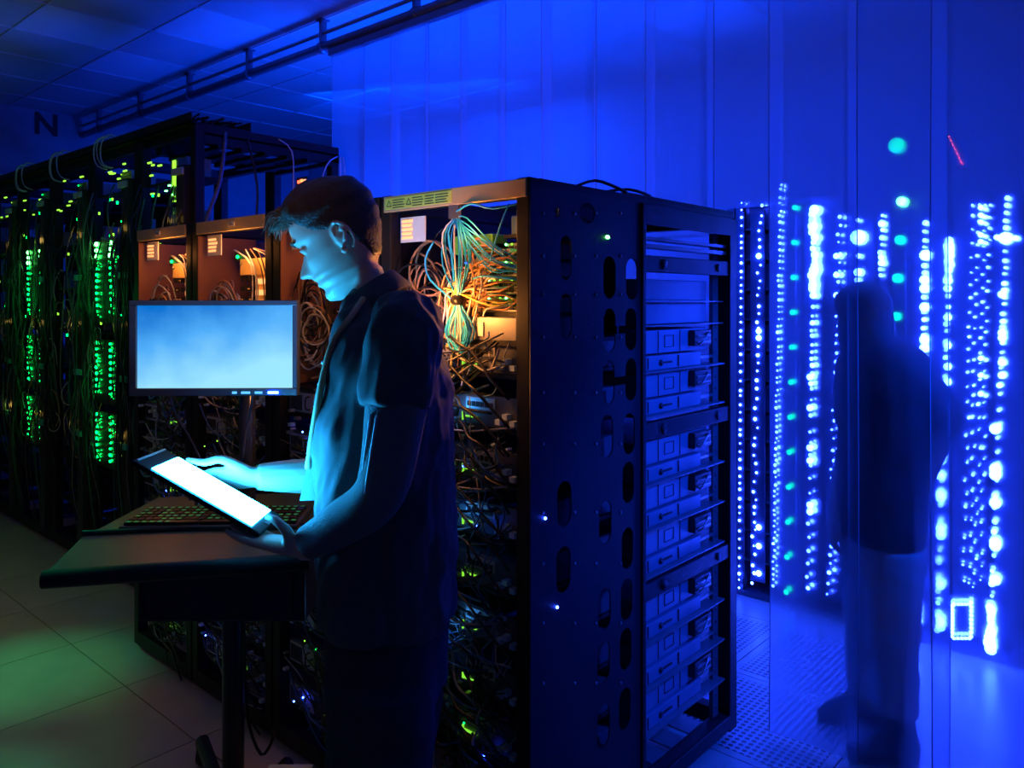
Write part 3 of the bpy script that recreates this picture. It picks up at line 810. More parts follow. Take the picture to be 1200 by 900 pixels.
# ------------------------------------------------------------------ far rack row behind the curtain
YF = 2.47
FR = mat('far_rack_paint', (.10, .11, .16), .4, .1)
FS = mat('far_server_face', (.22, .24, .34), .35, .2)
fnames = ['rack behind the curtain, left of the walking person', 'rack behind the curtain, right of the walking person',
          'rack behind the curtain hidden beside the near rack', 'second rack hidden behind the near row', 'third rack hidden behind the near row', 'fourth rack hidden behind the near row']
fx = [(-.62, .04), (.05, .71), (-1.29, -.63), (-1.96, -1.30), (-2.63, -1.97), (-3.30, -2.64)]
led1 = {}
for i, ((a, b), nm) in enumerate(zip(fx, fnames)):
    t = thing('server_rack', nm, 'rack', (a, YF, 0)); W = b-a
    for q in (0, W-.04): 
        B(q, q+.04, 0, .06, .03, 2.1).build('post', FR, t); B(q, q+.04, .84, .9, .03, 2.1).build('post', FR, t)
    B(0, W, 0, .9, 2.1, 2.13).build('top_panel', FR, t); B(0, W, 0, .9, .0, .03).build('base_frame', FR, t)
    B(0, .005, .06, .84, .03, 2.1).build('side_panel', FR, t); B(W-.005, W, .06, .84, .03, 2.1).build('side_panel', FR, t)
    k = 0; z = 2.0
    while z > .12 and k < 12:
        B(.04, W-.04, .0, .5, z-.022, z-.014).build('shelf', STEEL, t)
        s = thing('server', '%s server from the top in the %s' % (ORD[k], nm), 'server', (a+.045, YF+.03, z-.013), group='servers behind the curtain')
        B(0, W-.09, 0, .5, 0, .132).build('chassis', FS, s, .002)
        mb = MB()
        for q in range(5): mb.box(.02+q*.11, .10+q*.11, -.003, 0, .02, .112)
        mb.build('drive_bay', FR, s)
        k += 1; z -= .162
def far(px, py): p = on_plane(px, py, YF-.02); return p
cols = {}
def fl(px, py, r, key, bright=False, sx=1):
    cols.setdefault(key, []).append((px, py, r, bright, sx))
rnd = random.Random(9)
def column(px0, px1, y0, y1, step, r, key, jit=0, pb=.1):
    y = y0
    while y < y1:
        f = (y-y0)/max(1, y1-y0); fl(px0+(px1-px0)*f+rnd.uniform(-jit, jit), y+rnd.uniform(-1, 1), r*rnd.uniform(.7, 1.35), key, rnd.random() < pb, 1)
        y += step*rnd.uniform(.8, 1.25)
column(869, 866, 238, 690, 9, 1.7, 'a'); column(891, 882, 240, 690, 10, 2.0, 'b', 2); column(915, 906, 216, 690, 7, 2.0, 'c', 1)
for y in (300, 388, 396, 618, 640, 672): fl(889, y, 4, 'b', True)
column(953, 953, 246, 350, 6, 5.5, 'd', 2, .9); column(952, 951, 360, 452, 9, 3.2, 'd', 1, .3); column(951, 946, 456, 690, 15, 2.4, 'd', 1, .2)
for y in (478, 525, 540, 592, 600, 442): fl(949, y, 5, 'd', True)
column(984, 971, 255, 700, 11, 2.2, 'e', 2)
for y in (322, 346, 300): fl(980, y, 4.4, 'e', True)
fl(1005, 278, 11, 'f', True); fl(1006, 300, 4, 'f'); fl(1005, 319, 6, 'f', True); fl(1005, 258, 3, 'f'); fl(1004, 328, 4, 'f')
column(1034, 1031, 252, 330, 8, 3, 'g', 1, .3); fl(1033, 308, 5, 'g', True); fl(1033, 262, 5, 'g', True)
column(1084, 1081, 262, 420, 9, 3, 'h', 1, .3); fl(1084, 299, 8, 'h', True)
for y in (328, 338, 360, 398, 408): fl(1083, y, 6.5, 'h', True)
column(1112, 1111, 282, 330, 6, 6, 'i', 1, .8); column(1111, 1106, 338, 470, 10, 3.5, 'i', 1, .3)
for y in (338, 372, 405, 430, 448): fl(1110, y, 5.5, 'i', True)
column(1105, 1098, 480, 745, 16, 3.5, 'i', 1, .3)
for y in (537, 558, 580, 584, 620, 628, 686, 728, 735): fl(1102, y, 6.5, 'i', True)
column(1075, 1070, 560, 740, 16, 3, 'h', 1, .2)
for y in (612, 683, 715, 722, 730): fl(1071, y, 8, 'h', True)
for xx in (1140, 1147, 1154, 1160): column(xx, xx-8, 240, 480, 15, 1.7, 'j', 1); column(xx-6, xx-12, 490, 690, 17, 1.7, 'j', 2)
for y in (243, 252, 260, 275, 283, 420, 440, 462): fl(1149, y, 3.5, 'j', True); fl(1155, y+2, 3, 'j')
for q in range(9): fl(1116, 710+q*4.5, 2.5, 'j', True); fl(1138, 706+q*5, 2.5, 'j', True)
for q in range(5): fl(1118+q*4.5, 708, 2.5, 'j', True); fl(1118+q*4.5, 748, 2.5, 'j', True)
column(1180, 1176, 232, 300, 9, 3, 'k', 2); fl(1178, 279, 9, 'k', True); fl(1190, 279, 4, 'k', True); fl(1168, 278, 4, 'k', True)
column(1178, 1171, 305, 470, 9, 3, 'k', 1, .3); column(1171, 1161, 480, 720, 15, 3.4, 'k', 1, .3)
for y in (345, 390, 396, 425, 440): fl(1174, y, 5.5, 'k', True)
for y in (503, 550, 557, 590, 636, 640, 680): fl(1166, y, 7.5, 'k', True)
column(1161, 1160, 712, 762, 6, 6.5, 'k', 1, .9)
own = {'a': 0, 'b': 0, 'c': 0, 'd': 0, 'e': 0, 'f': 1, 'g': 1, 'h': 1, 'i': 1, 'j': 1, 'k': 1}
where = {'a': 'thin column of white lights beside the near rack edge', 'b': 'second thin column of white lights from the near rack', 'c': 'dense column of white lights left of the teal dots',
         'd': 'wide glowing white light column right of the teal dots', 'e': 'thin white light column left of the walking person', 'f': 'large white flare lights above the walking person head',
         'g': 'short white light column right of the walking person head', 'h': 'white light column just right of the walking person', 'i': 'second bright light column right of the walking person',
         'j': 'cluster of small white dots near the right edge', 'k': 'rightmost column of large white lights'}
for key, L in cols.items():
    o = thing('light_column', where[key], 'lights', (far(L[0][0], 352).x, YF-.02, 0), group='light columns behind the curtain')
    ox = o.location.x
    xs_ = [far(p[0], p[1]).x-ox for p in L]
    B(min(xs_)-.012, max(xs_)+.012, .006, .016, .1, 2.16 if key == 'c' else 2.08).build('backing_strip', FR, o)
    big = {}
    for (px_, py_, r, br, sx) in L:
        p = far(px_, py_); Yd = (p-CAM).dot(FW); rad = r*.8*Yd/F
        k = (round(rad, 3), br)
        if k not in led1: 
            led1[k] = MB().ball((0, 0, 0), max(.0025, k[0]), 8, 5, sc_=(1, .5, 1)).mesh('led', LBLU2 if br else LBLU)
        q = bpy.data.objects.new('led', led1[k]); C.objects.link(q); q.parent = o; q.location = (p.x-ox, 0, p.z)
tl = thing('light_column', 'evenly spaced teal green dots between white light columns', 'lights', (far(927, 352).x, YF-.05, 0))
B(-.03, .03, .01, .03, .05, 2.05).build('backing_strip', FR, tl)
for q in range(12):
    p = on_plane(931-q*.9, 243+q*41, YF-.05); MB().ball((p.x-tl.location.x, 0, p.z), .014, 8, 5, sc_=(1, .5, 1)).build('led', LTEAL, tl)
tl = thing('light_column', 'four larger green dots above the walking person head', 'lights', (on_plane(1052, 352, YF-.05).x, YF-.05, 0))
B(-.03, .03, .01, .03, .03, 2.42).build('backing_strip', FR, tl)
for px_, py_, r, m in ((1056, 236, .022, LGRN2), (1054, 281, .022, LTEAL), (1051, 326, .022, LTEAL), (1049, 371, .02, LTEAL), (1050, 170, .036, mat('dim_teal_led', (0, .3, .2), .3, emit=(.0, 1, .4), es=1.3))):
    p = on_plane(px_, py_, YF-.05); MB().ball((p.x-tl.location.x, 0, p.z), r, 10, 6, sc_=(1, .5, 1)).build('led', m, tl)
# dark cabinet at the right edge
t = rack('black cabinet whose edge shows at the right border of the picture', .885, 1.5, 1.35, 2.2, 2.05)
B(0, .615, .0, .85, 2.05, 2.07).build('top_panel', RACK, t); B(0.002, .01, .045, .8, .05, 2.0).build('side_panel', RACK, t); B(.045, .57, .0, .01, .05, 2.0).build('door', RACK, t)
rs = thing('red_lights', 'slanting string of faint red lights at the upper right', 'lights', on_plane(1115, 170, 2.9))
for q in range(7):
    p = on_plane(1112+q*2.4, 160+q*5, 2.9)-rs.location; MB().ball(p, .004, 6, 4).build('led', LRED, rs)
MB().tube([on_plane(1112, 150, 2.91)-rs.location+Vector((0, .02, 0)), on_plane(1130, 195, 2.91)-rs.location+Vector((0, .02, 0)), on_plane(1140, 236, 2.91)-rs.location+Vector((0, .02, -.05))], .008, 6).build('wire', CBLK, rs)
#@@PART2
# ------------------------------------------------------------------ frames turned to face the camera side
class Fr:                                       # local frame: x to the right, y away from the camera, z up
    def __init__(s, X, Y): s.X, s.Y = X, Y; p = CAM+RT*X+FW*Y; s.loc = (p.x, p.y, 0)
    def __call__(s, px, py, Y): return Vector(((px-600)/F*Y-s.X, Y-s.Y, 1.6-(py-352)/F*Y))
# ------------------------------------------------------------------ monitor cart
cf = Fr(-.80, 2.25)
PL = mat('cart_dark_paint', (.016, .018, .02), .35); TRAY = mat('tray_laminate', (.022, .07, .055), .38, bump=.06)
cart = thing('monitor_cart', 'dark wheeled workstation cart with wide tray, standing left of the man', 'cart', cf.loc, ANG)
MB().cyl((0, 0, .08), (0, 0, .98), .030, 20).build('lower_pole', PL, cart)
MB().cyl((-.0, .12, .9), (-.0, .12, 1.50), .024, 20).build('upper_pole', mat('pole_metal', (.12, .13, .15), .25, .7), cart)
B(-.05, .05, .0, .16, .86, .92).build('pole_bracket', PL, cart)
fl_ = cf(52, 672, 1.73); bl_ = cf(97, 627, 2.005); br_ = cf(372, 612, 2.10); fr_ = cf(362, 651, 1.85)
zt = 1.0
mb = MB(); mb.prism([(p.x, p.y) for p in (fl_, fr_, br_, bl_)], 'z', zt-.032, zt); mb.build('front_tray', TRAY, cart, .008)
MB().tube([(fl_.x-.004, fl_.y, zt-.016), (fr_.x, fr_.y, zt-.016)], .020, 10, smooth_path=False).build('front_edge', mat('rubber_edge', (.008, .009, .012), .6), cart)
b2l = Vector((bl_.x+.01, .16, 0)); b2r = Vector((br_.x+.02, .24, 0))
mb = MB(); mb.prism([(bl_.x, bl_.y), (br_.x, br_.y), (b2r.x, b2r.y), (b2l.x, b2l.y)], 'z', zt-.04, zt-.004); mb.build('keyboard_shelf', TRAY, cart, .004)
MB().tube([(bl_.x, bl_.y, zt+.004), (br_.x, br_.y, zt+.004)], .008, 8, smooth_path=False).build('tray_lip', PL, cart)
B(-.16, .27, -.24, .06, .775, zt-.045).build('under_drawer', PL, cart, .006)
B(-.13, .24, -.246, -.24, .80, .93).build('drawer_front', SMOKE, cart, .003)
# base
for a, b in (((-.0, 0), (-.27, .46)), ((0, 0), (.06, .33)), ((0, 0), (-.42, -.3)), ((0, 0), (.36, -.33))):
    mb = MB(); mb.tube([(a[0], a[1], .085), (b[0], b[1], .075)], .024, 10, smooth_path=False); leg = mb.build('base_arm', PL, cart)
    w_ = MB(); w_.cyl((b[0]-.012, b[1], .032), (b[0]+.012, b[1], .032), .032, 18); wh = w_.build('caster', mat('caster_rubber', (.02, .03, .02), .4), leg)
    MB().box(b[0]-.02, b[0]+.02, b[1]-.006, b[1]+.006, .045, .08).build('caster_fork', STEEL, leg)
B(.02, .16, .245, .275, .1, .106).build('base_sticker', mat('pale_connector', (1, 1, 1)), cart)
# power cable under the monitor
MB().tube([cf(296, 462, 2.30), cf(294, 480, 2.30), cf(288, 505, 2.33), cf(284, 540, 2.35)], .004, 6).build('cable', mat('slate_cable', (1, 1, 1)), cart)
MB().tube([cf(198, 462, 2.36), cf(206, 485, 2.36), cf(222, 512, 2.36), cf(236, 540, 2.36)], .003, 6).build('cable', mat('slate_cable', (1, 1, 1)), cart)
MB().tube([cf(286, 730, 2.3), cf(287, 800, 2.32), cf(292, 850, 2.34), cf(306, 884, 2.34), cf(318, 870, 2.34), cf(322, 850, 2.3)], .005, 6).build('cable', CBLK, cart)
# monitor
mf = Fr((249-600)/F*2.22, 2.22)
mon = thing('monitor', 'wide flat monitor with a glowing pale blue screen, left of the man', 'monitor', (mf.loc[0], mf.loc[1], 0), ANG+.02)
a = mf(152, 352, 2.2); b = mf(347.5, 464, 2.2); sa = mf(160, 358, 2.2); sb = mf(342, 455, 2.2)
BZ = mat('bezel_plastic', (.05, .07, .1), .3)
for nm, q in (('bezel_top', (a.x, b.x, sa.z, a.z)), ('bezel_bottom', (a.x, b.x, b.z, sb.z)), ('bezel_side', (a.x, sa.x, sb.z, sa.z)), ('bezel_side', (sb.x, b.x, sb.z, sa.z))):
    B(q[0], q[1], -.022, .01, q[2], q[3]).build(nm, BZ, mon, .002)
B(a.x+.004, b.x-.004, .01, .04, b.z+.006, a.z-.006).build('back_shell', SMOKE, mon, .01)
B(-.05, .05, .04, .075, 1.42, 1.52).build('mount_plate', SMOKE, mon)
def screen_mat():
    m = bpy.data.materials.new('monitor_screen'); m.use_nodes = True; nt = m.node_tree; b_ = nt.nodes['Principled BSDF']; N = nt.nodes.new; L = nt.links.new
    b_.inputs['Base Color'].default_value = (.01, .01, .01, 1); b_.inputs['Roughness'].default_value = .2
    tc = N('ShaderNodeTexCoord'); sp = N('ShaderNodeSeparateXYZ'); L(tc.outputs['Generated'], sp.inputs[0])
    ad = N('ShaderNodeMath'); ad.operation = 'MULTIPLY_ADD'; ad.inputs[1].default_value = -.85; ad.inputs[2].default_value = .66; L(sp.outputs['Z'], ad.inputs[0])
    a2 = N('ShaderNodeMath'); a2.operation = 'MULTIPLY_ADD'; a2.inputs[1].default_value = .34; L(sp.outputs['X'], a2.inputs[0]); L(ad.outputs[0], a2.inputs[2])
    nz = N('ShaderNodeTexNoise'); nz.inputs['Scale'].default_value = 9; nz.inputs['Detail'].default_value = 7; L(tc.outputs['Object'], nz.inputs['Vector'])
    a3 = N('ShaderNodeMath'); a3.operation = 'MULTIPLY_ADD'; a3.inputs[1].default_value = .5; L(nz.outputs['Fac'], a3.inputs[0]); L(a2.outputs[0], a3.inputs[2])
    r = N('ShaderNodeValToRGB'); L(a3.outputs[0], r.inputs[0]); e = r.color_ramp.elements
    e[0].position = .12; e[0].color = (.0, .16, .62, 1); e[1].position = 1.05 if 0 else 1.0; e[1].color = (.34, .80, 1, 1)
    x = e.new(.5); x.color = (.08, .42, .95, 1)
    L(r.outputs[0], b_.inputs['Emission Color']); b_.inputs['Emission Strength'].default_value = 1.0
    return m
B(sa.x, sb.x, -.012, -.008, sb.z, sa.z).build('screen', screen_mat(), mon)
for px_, w_ in ((275, .006), (288, .012), (303, .010), (320, .014)):
    p = mf(px_, 460, 2.2); B(p.x-w_, p.x+w_, -.027, -.0225, p.z-.003, p.z+.003).build('button_light' if px_ > 310 else 'button', LBLU if px_ > 310 else mat('lit_button', (.2, .5, .8), .3, emit=(.1, .5, 1), es=1.2), mon)
# keyboard
kf = Fr(-.80, 2.14)
kb = thing('keyboard', 'dark keyboard with shiny keys and painted green glints lying on the cart shelf', 'keyboard', (kf.loc[0], kf.loc[1], zt-.003), ANG+.04)
B(-.225, .235, -.10, .09, 0, .016).build('case', mat('keyboard_case', (.03, .045, .04), .35), kb, .004)
mb = MB(); m2 = MB(); rnd = random.Random(4)
for r in range(6):
    x = -.215
    while x < .215:
        w_ = .0165 if not (r == 0 and -.12 < x < -.02) else .09
        mb.prism([(x, -.088+r*.028), (x+w_, -.088+r*.028), (x+w_, -.088+r*.028+.021), (x, -.088+r*.028+.021)], 'z', .016, .024)
        if rnd.random() < .7: m2.box(x+.004, x+min(.014, w_), -.084+r*.028, -.078+r*.028, .024, .0245)
        x += w_+.0035
k_ = mb.build('keys', mat('key_caps', (.015, .018, .018), .3), kb, kind='stuff'); m2.build('key_glints', mat('key_mark', (.02, .4, .12), .3, emit=(.02, .5, .12), es=.35), kb, kind='stuff')  # glowing specks paint green reflections onto the key tops
kb.scale = (1, 1, 1)
# ------------------------------------------------------------------ figures
def head_grid(nz=84, nt=88):
    def lerp(T, z):
        for (a, va), (b, vb) in zip(T, T[1:]):
            if a <= z <= b:
                t = (z-a)/(b-a) if b > a else 0; t = t*t*(3-2*t)*.5+t*.5
                return va+(vb-va)*t
        return T[-1][1] if z > T[-1][0] else T[0][1]
    FT_ = [(-.120, .030), (-.116, .060), (-.108, .079), (-.096, .082), (-.082, .075), (-.074, .082), (-.068, .083), (-.062, .078), (-.055, .086), (-.045, .080), (-.02, .081), (0, .078), (.012, .075), (.026, .086), (.04, .088), (.06, .087), (.08, .077), (.10, .055), (.114, .027), (.12, .004)]
    BK = [(-.120, .0), (-.1, .025), (-.08, .05), (-.05, .072), (0, .096), (.03, .104), (.06, .1), (.09, .078), (.11, .038), (.12, .004)]
    WD = [(-.120, .018), (-.108, .032), (-.09, .046), (-.07, .056), (-.04, .063), (-.01, .069), (.03, .075), (.06, .074), (.085, .063), (.105, .042), (.115, .024), (.12, .004)]
    rows = []
    for i in range(nz+1):
        u = i/nz; z = -.120+.240*(.5-.5*math.cos(PI*(.06+.94*u)))/1.0
        z = min(.1199, z); f = lerp(FT_, z); b = lerp(BK, z); w_ = lerp(WD, z); row = []
        for k in range(nt):
            th = 2*PI*k/nt; c = math.cos(th); s = math.sin(th)
            x = (-f if c > 0 else b)*abs(c)**.88; x = x if c > 0 else x
            y = w_*abs(s)**.88*(1 if s > 0 else -1)
            if c > 0:
                if -.052 < z < .016:
                    t = (.016-z)/.054; n = .035*min(1, t)**1.1 if z > -.038 else .035*max(0, (z+.052)/.014)
                    sg = .0075+.006*min(1, max(0, t)); x -= n*math.exp(-(y/sg)**2*.9)
                    x -= .007*math.exp(-((abs(y)-.013)/.006)**2-((z+.037)/.010)**2)
                x += .013*math.exp(-((abs(y)-.031)/.015)**2-((z-.008)/.011)**2)
                x -= .006*math.exp(-((abs(y)-.028)/.018)**2-((z-.030)/.008)**2)
                x -= .004*math.exp(-((abs(y)-.042)/.016)**2-((z+.022)/.018)**2)
                x -= .004*math.exp(-(y/.02)**2)*(math.exp(-((z+.056)/.004)**2)+math.exp(-((z+.068)/.004)**2))
            row.append((x, y, z))
        rows.append(row)
    return rows
def head_into(mb, M):
    mb.rings([[M @ Vector(p) for p in r] for r in head_grid()])
    for s in (-1, 1):
        mb.ball(M @ Vector((-.066, s*.031, .007)), .0135, 12, 8)
        # upper lid fold
        mb.tube([M @ Vector((-.071, s*.018, .010)), M @ Vector((-.0815, s*.030, .010)), M @ Vector((-.069, s*.044, .008))], .0032, 6)
        # ear
        pts = [M @ Vector((.020+.004+.017*math.cos(a)-.006*math.sin(a), s*(.070+.014*(1 if math.cos(a) > -.2 else .3)), -.008+.031*math.sin(a))) for a in [PI*1.25-2*PI*.88*i/16 for i in range(17)]]
        mb.tube(pts, .0042, 6, radii=[.003+.0018*math.sin(PI*i/16) for i in range(17)])
        mb.ball(M @ Vector((.018, s*.073, -.008)), .02, 10, 8, sc_=(.75, .35, 1.25), M=M.to_3x3().normalized())
        mb.ball(M @ Vector((.012, s*.078, -.036)), .0085, 8, 6)
        mb.tube([M @ Vector((.022, s*.083, .010)), M @ Vector((.030, s*.086, -.004)), M @ Vector((.022, s*.085, -.022))], .0035, 6)
def hair_into(mb, M, hl, thick, seed=0):
    rnd = random.Random(seed); g = head_grid(60, 64); rows = []
    for r in g:
        row = []
        for k, p in enumerate(r):
            th = 2*PI*k/64; z0 = hl(th); v = Vector(p); n = Vector((p[0]*1.0, p[1]*1.4, p[2]*.9)).normalized()
            t = max(-1, min(1, (p[2]-z0)/.012)); t = max(0, t); t = t*t*(3-2*t)
            off = -.007*(1-t)+t*thick(th, p[2])+t*.0012*rnd.uniform(-1, 1)
            row.append(M @ (v+n*off))
        rows.append(row)
    mb.rings(rows)
def hand_into(mb, W, d, n, thumb_side, curls, thumb_pts, s=1.0):
    d = d.normalized(); n = (n-d*n.dot(d)).normalized(); sd_ = d.cross(n).normalized()
    if sd_.dot(thumb_side) < 0: sd_ = -sd_
    rs = []
    for t, hw, ht in ((-.03, .026, .022), (0, .028, .021), (.03, .036, .019), (.06, .041, .016), (.09, .042, .013), (.102, .040, .010)):
        c = W+d*t*s; rs.append([c+sd_*hw*s*math.cos(2*PI*k/16)+n*ht*s*math.sin(2*PI*k/16) for k in range(16)])
    mb.rings(rs)
    for j, (off, ln) in enumerate(((.031, .074), (.0105, .083), (-.0105, .077), (-.031, .060))):
        p = W+d*.095*s+sd_*off*s; a = 0; pts = [p-d*.02*s, p]; c = curls[j]
        for q, fr in enumerate((.45, .3, .25)):
            a += c*(1, 1.2, .8)[q]; p = p+(d*math.cos(a)+n*math.sin(a))*ln*fr*s+sd_*off*.06*s; pts.append(p)
        mb.tube(pts, .009, 8, radii=[.0095*s, .0092*s, .0086*s, .0078*s, .0062*s], sub=3)
        mb.ball(pts[-1], .0063*s, 8, 5)
    mb.tube(thumb_pts, .011, 8, radii=[.016*s, .013*s, .0105*s, .0095*s, .007*s][:len(thumb_pts)], sub=3); mb.ball(thumb_pts[-1], .0072*s, 8, 5)
def ell(c, rx, ry, n=24, tilt=0, yaw=0, pw=.9):
    out = []
    for k in range(n):
        a = 2*PI*k/n; x = rx*abs(math.cos(a))**pw*(1 if math.cos(a) >= 0 else -1); y = ry*abs(math.sin(a))**pw*(1 if math.sin(a) >= 0 else -1)
        z = -x*math.sin(tilt); x2 = x*math.cos(tilt)
        out.append(Vector(c)+Vector((x2*math.cos(yaw)-y*math.sin(yaw), x2*math.sin(yaw)+y*math.cos(yaw), z)))
    return out
def remeshed(mb, name, m, parent, voxel, smooth=4, disp=0, dscale=.12, sfac=.5):
    o = mb.build(name, m, parent)
    r = o.modifiers.new('remesh', 'REMESH'); r.mode = 'VOXEL'; r.voxel_size = voxel; r.use_smooth_shade = True
    if smooth:
        q = o.modifiers.new('smooth', 'SMOOTH'); q.factor = sfac; q.iterations = smooth
    if disp:
        tx = bpy.data.textures.new('folds', 'CLOUDS'); tx.noise_scale = dscale; tx.noise_depth = 1
        q = o.modifiers.new('folds', 'DISPLACE'); q.texture = tx; q.strength = disp; q.mid_level = .5; q.texture_coords = 'LOCAL'
    return o
SKIN = mat('skin', (.62, .42, .32), .45, var=.06, vscale=30, bump=.05, bscale=250)
HAIR = mat('dark_brown_hair', (.055, .038, .028), .45, bump=.5, bscale=220)
SHIRT = mat('dark_polo_fabric', (.062, .070, .078), .75, bump=.25, bscale=500)
KNIT = mat('knit_sleeve', (.15, .17, .18), .8, bump=.7, bscale=260)
JEAN = mat('dark_jeans', (.02, .024, .04), .8, bump=.25, bscale=400)
SHOE = mat('black_shoe', (.015, .015, .016), .4)
# ---- the man
hf = Fr(-.294, 1.80)
man = thing('person', 'man in dark polo shirt in profile, looking down at the lit tablet he holds', 'person', hf.loc, ANG)
HM = Matrix.Translation(hf(398, 281, 1.80)) @ Matrix.Rotation(math.radians(-27), 4, 'Y') @ Matrix.Scale(1.07, 4)
body = MB(); head_into(body, HM)
def P(px, py, Y): return hf(px, py, Y)
# neck and shoulders under the shirt
body.rings([ell(P(424, 300, 1.8), .052, .05, tilt=.5), ell(P(432, 322, 1.8), .054, .054, tilt=.55), ell(P(442, 345, 1.8), .061, .063, tilt=.5), ell(P(450, 368, 1.8), .078, .10, tilt=.4), ell(P(452, 400, 1.8), .10, .15), ell(P(450, 470, 1.8), .12, .15), ell(P(452, 600, 1.8), .12, .14), ell(P(454, 700, 1.8), .13, .15), ell(P(455, 760, 1.8), .10, .12)])
for dy in (-.085, .085):
    body.tube([P(455, 740, 1.8)+Vector((0, dy, 0)), P(452, 900, 1.8)+Vector((0, dy*1.1, 0)), Vector((.01, dy*1.2, .5)), Vector((.03, dy*1.3, .1))], .08, 12, radii=[.07, .07, .055, .045], sub=4)
    body.ball((-.03, dy*1.3, .05), .05, 12, 8, sc_=(2.2, .8, .8))
# near arm
NA = [P(474, 392, 1.62), P(464, 480, 1.59), P(446, 574, 1.575), P(402, 612, 1.61), P(352, 642, 1.655)]
body.tube(NA, .05, 14, radii=[.058, .05, .043, .040, .029], sub=4)
# far arm
FA = [P(455, 395, 1.98), P(452, 480, 2.02), P(432, 562, 2.0), P(370, 558, 1.93), P(302, 559, 1.875)]
body.tube(FA, .05, 14, radii=[.055, .048, .046, .046, .031], sub=5)
hand_into(body, FA[-1]+Vector((.0, 0, 0)), Vector((-1, -.12, -.02)), Vector((-.15, -.75, -.65)), Vector((0, -.3, 1)), (.45, .5, .55, .6),
          [FA[-1]+Vector((-.02, -.012, .014)), P(276, 545, 1.845), P(258, 538, 1.835), P(240, 542, 1.83), P(221, 539, 1.828)])
hand_into(body, NA[-1], Vector((-.86, .36, .04)), Vector((.25, .0, 1)), Vector((-.4, -.8, .1)), (.12, .14, .16, .2),
          [NA[-1]+Vector((-.018, -.01, .0)), P(338, 626, 1.635), P(330, 616, 1.63), P(322, 609, 1.64), P(314, 606, 1.66)])
remeshed(body, 'body', SKIN, man, .0036, 2, sfac=.4)
# hair
mb = MB()
def hl(th):
    c = math.cos(th)
    return .068-.0*c if c > .75 else (.068+(c-.75)*.10 if c > .25 else (.018+ (c-.25)*.03 if c > -.0 else max(-.075, .010+c*.10)))
def th_(th, z):
    c = math.cos(th); return .002+.018*max(0, min(1, (z-.045)/.05))+(.006 if c > .5 and z > .07 else 0)
hair_into(mb, HM, hl, th_)
hair = mb.build('hair', HAIR, man)
mb = MB(); rnd = random.Random(8)
for q in range(900):                         # short tufts brushed forward
    y = rnd.uniform(-.062, .062); x = rnd.uniform(-.085, .09); r2 = (x/.095)**2+(y/.072)**2
    if r2 > 1: continue
    z = .118*math.sqrt(max(.0, 1-r2*.80))+.010
    if z < .06: continue
    p = Vector((x, y, z)); d = Vector((-1.0+rnd.uniform(-.3, .3), rnd.uniform(-.3, .3)+y*3, .28-max(0, -x)*4)).normalized()
    ln = rnd.uniform(.016, .03)
    mb.tube([HM @ p, HM @ (p+d*ln*.5+Vector((0, 0, .004))), HM @ (p+d*ln)], .0013, 3, r1=.0003, sub=2)
for q in range(190):                         # forelock
    y = rnd.uniform(-.045, .045); p = Vector((-.060+rnd.uniform(-.014, .01), y, .100+rnd.uniform(-.012, .012)-abs(y)*.3))
    l = rnd.uniform(.7, 1.1)
    mb.tube([HM @ p, HM @ (p+Vector((-.022, 0, .010))*l), HM @ (p+Vector((-.042, rnd.uniform(-.006, .006), .004))*l), HM @ (p+Vector((-.056, rnd.uniform(-.01, .01), -.010+rnd.uniform(-.006, .006)))*l)], .0022, 4, r1=.0004, sub=2)
mb.build('hair_tufts', mat('lit_brown_hair', (.13, .08, .05), .5), man, kind='stuff')  # light on the forelock is put into this paler hair colour
for s in (-1, 1):
    mb = MB()
    mb.tube([HM @ Vector((-.0885, s*.012, .027)), HM @ Vector((-.090, s*.028, .033)), HM @ Vector((-.078, s*.046, .029))], .0035, 6, radii=[.003, .0038, .0015]); mb.build('eyebrow', HAIR, man)
# shirt body
def tr(y, xf, xb, ry, pw=.85, Y=1.8, tilt=0):
    a = P(xf, y, Y); b = P(xb, y, Y); return ell((a+b)/2, abs(b.x-a.x)/2, ry, 28, tilt=tilt, pw=pw)
mb = MB()
mb.rings([tr(340, 418, 470, .062, tilt=.45), tr(355, 408, 482, .085, tilt=.42), tr(370, 401, 494, .125, tilt=.35), tr(384, 398, 504, .17, tilt=.25), tr(400, 392, 514, .19, tilt=.15), tr(430, 383, 526, .195, tilt=.05), tr(470, 374, 530, .19), tr(520, 370, 531, .175), tr(560, 371, 531, .17), tr(590, 374, 533, .17), tr(650, 375, 535, .175), tr(690, 376, 534, .18), tr(712, 377, 533, .182), tr(722, 379, 530, .178)])
for A, rad in ((NA, (.070, .082, .080, .072)), (FA, (.07, .078, .075, .068))):
    t1 = A[0].lerp(A[1], .97)
    mb.tube([A[0]+Vector((-.0, .05 if A is NA else -.05, .035)), A[0], A[0].lerp(A[1], .5), t1], .07, 16, radii=rad, sub=4)
shirt = remeshed(mb, 'polo_shirt', SHIRT, man, .0065, 2, .026, .05)
fg = bpy.data.objects.new('fold_guide', None); C.objects.link(fg); fg.parent = shirt; fg.scale = (1, 1, 3.2); fg.rotation_euler = (.25, .45, 0); fg.empty_display_size = .05
q = shirt.modifiers['folds']; q.texture_coords = 'OBJECT'; q.texture_coords_object = fg
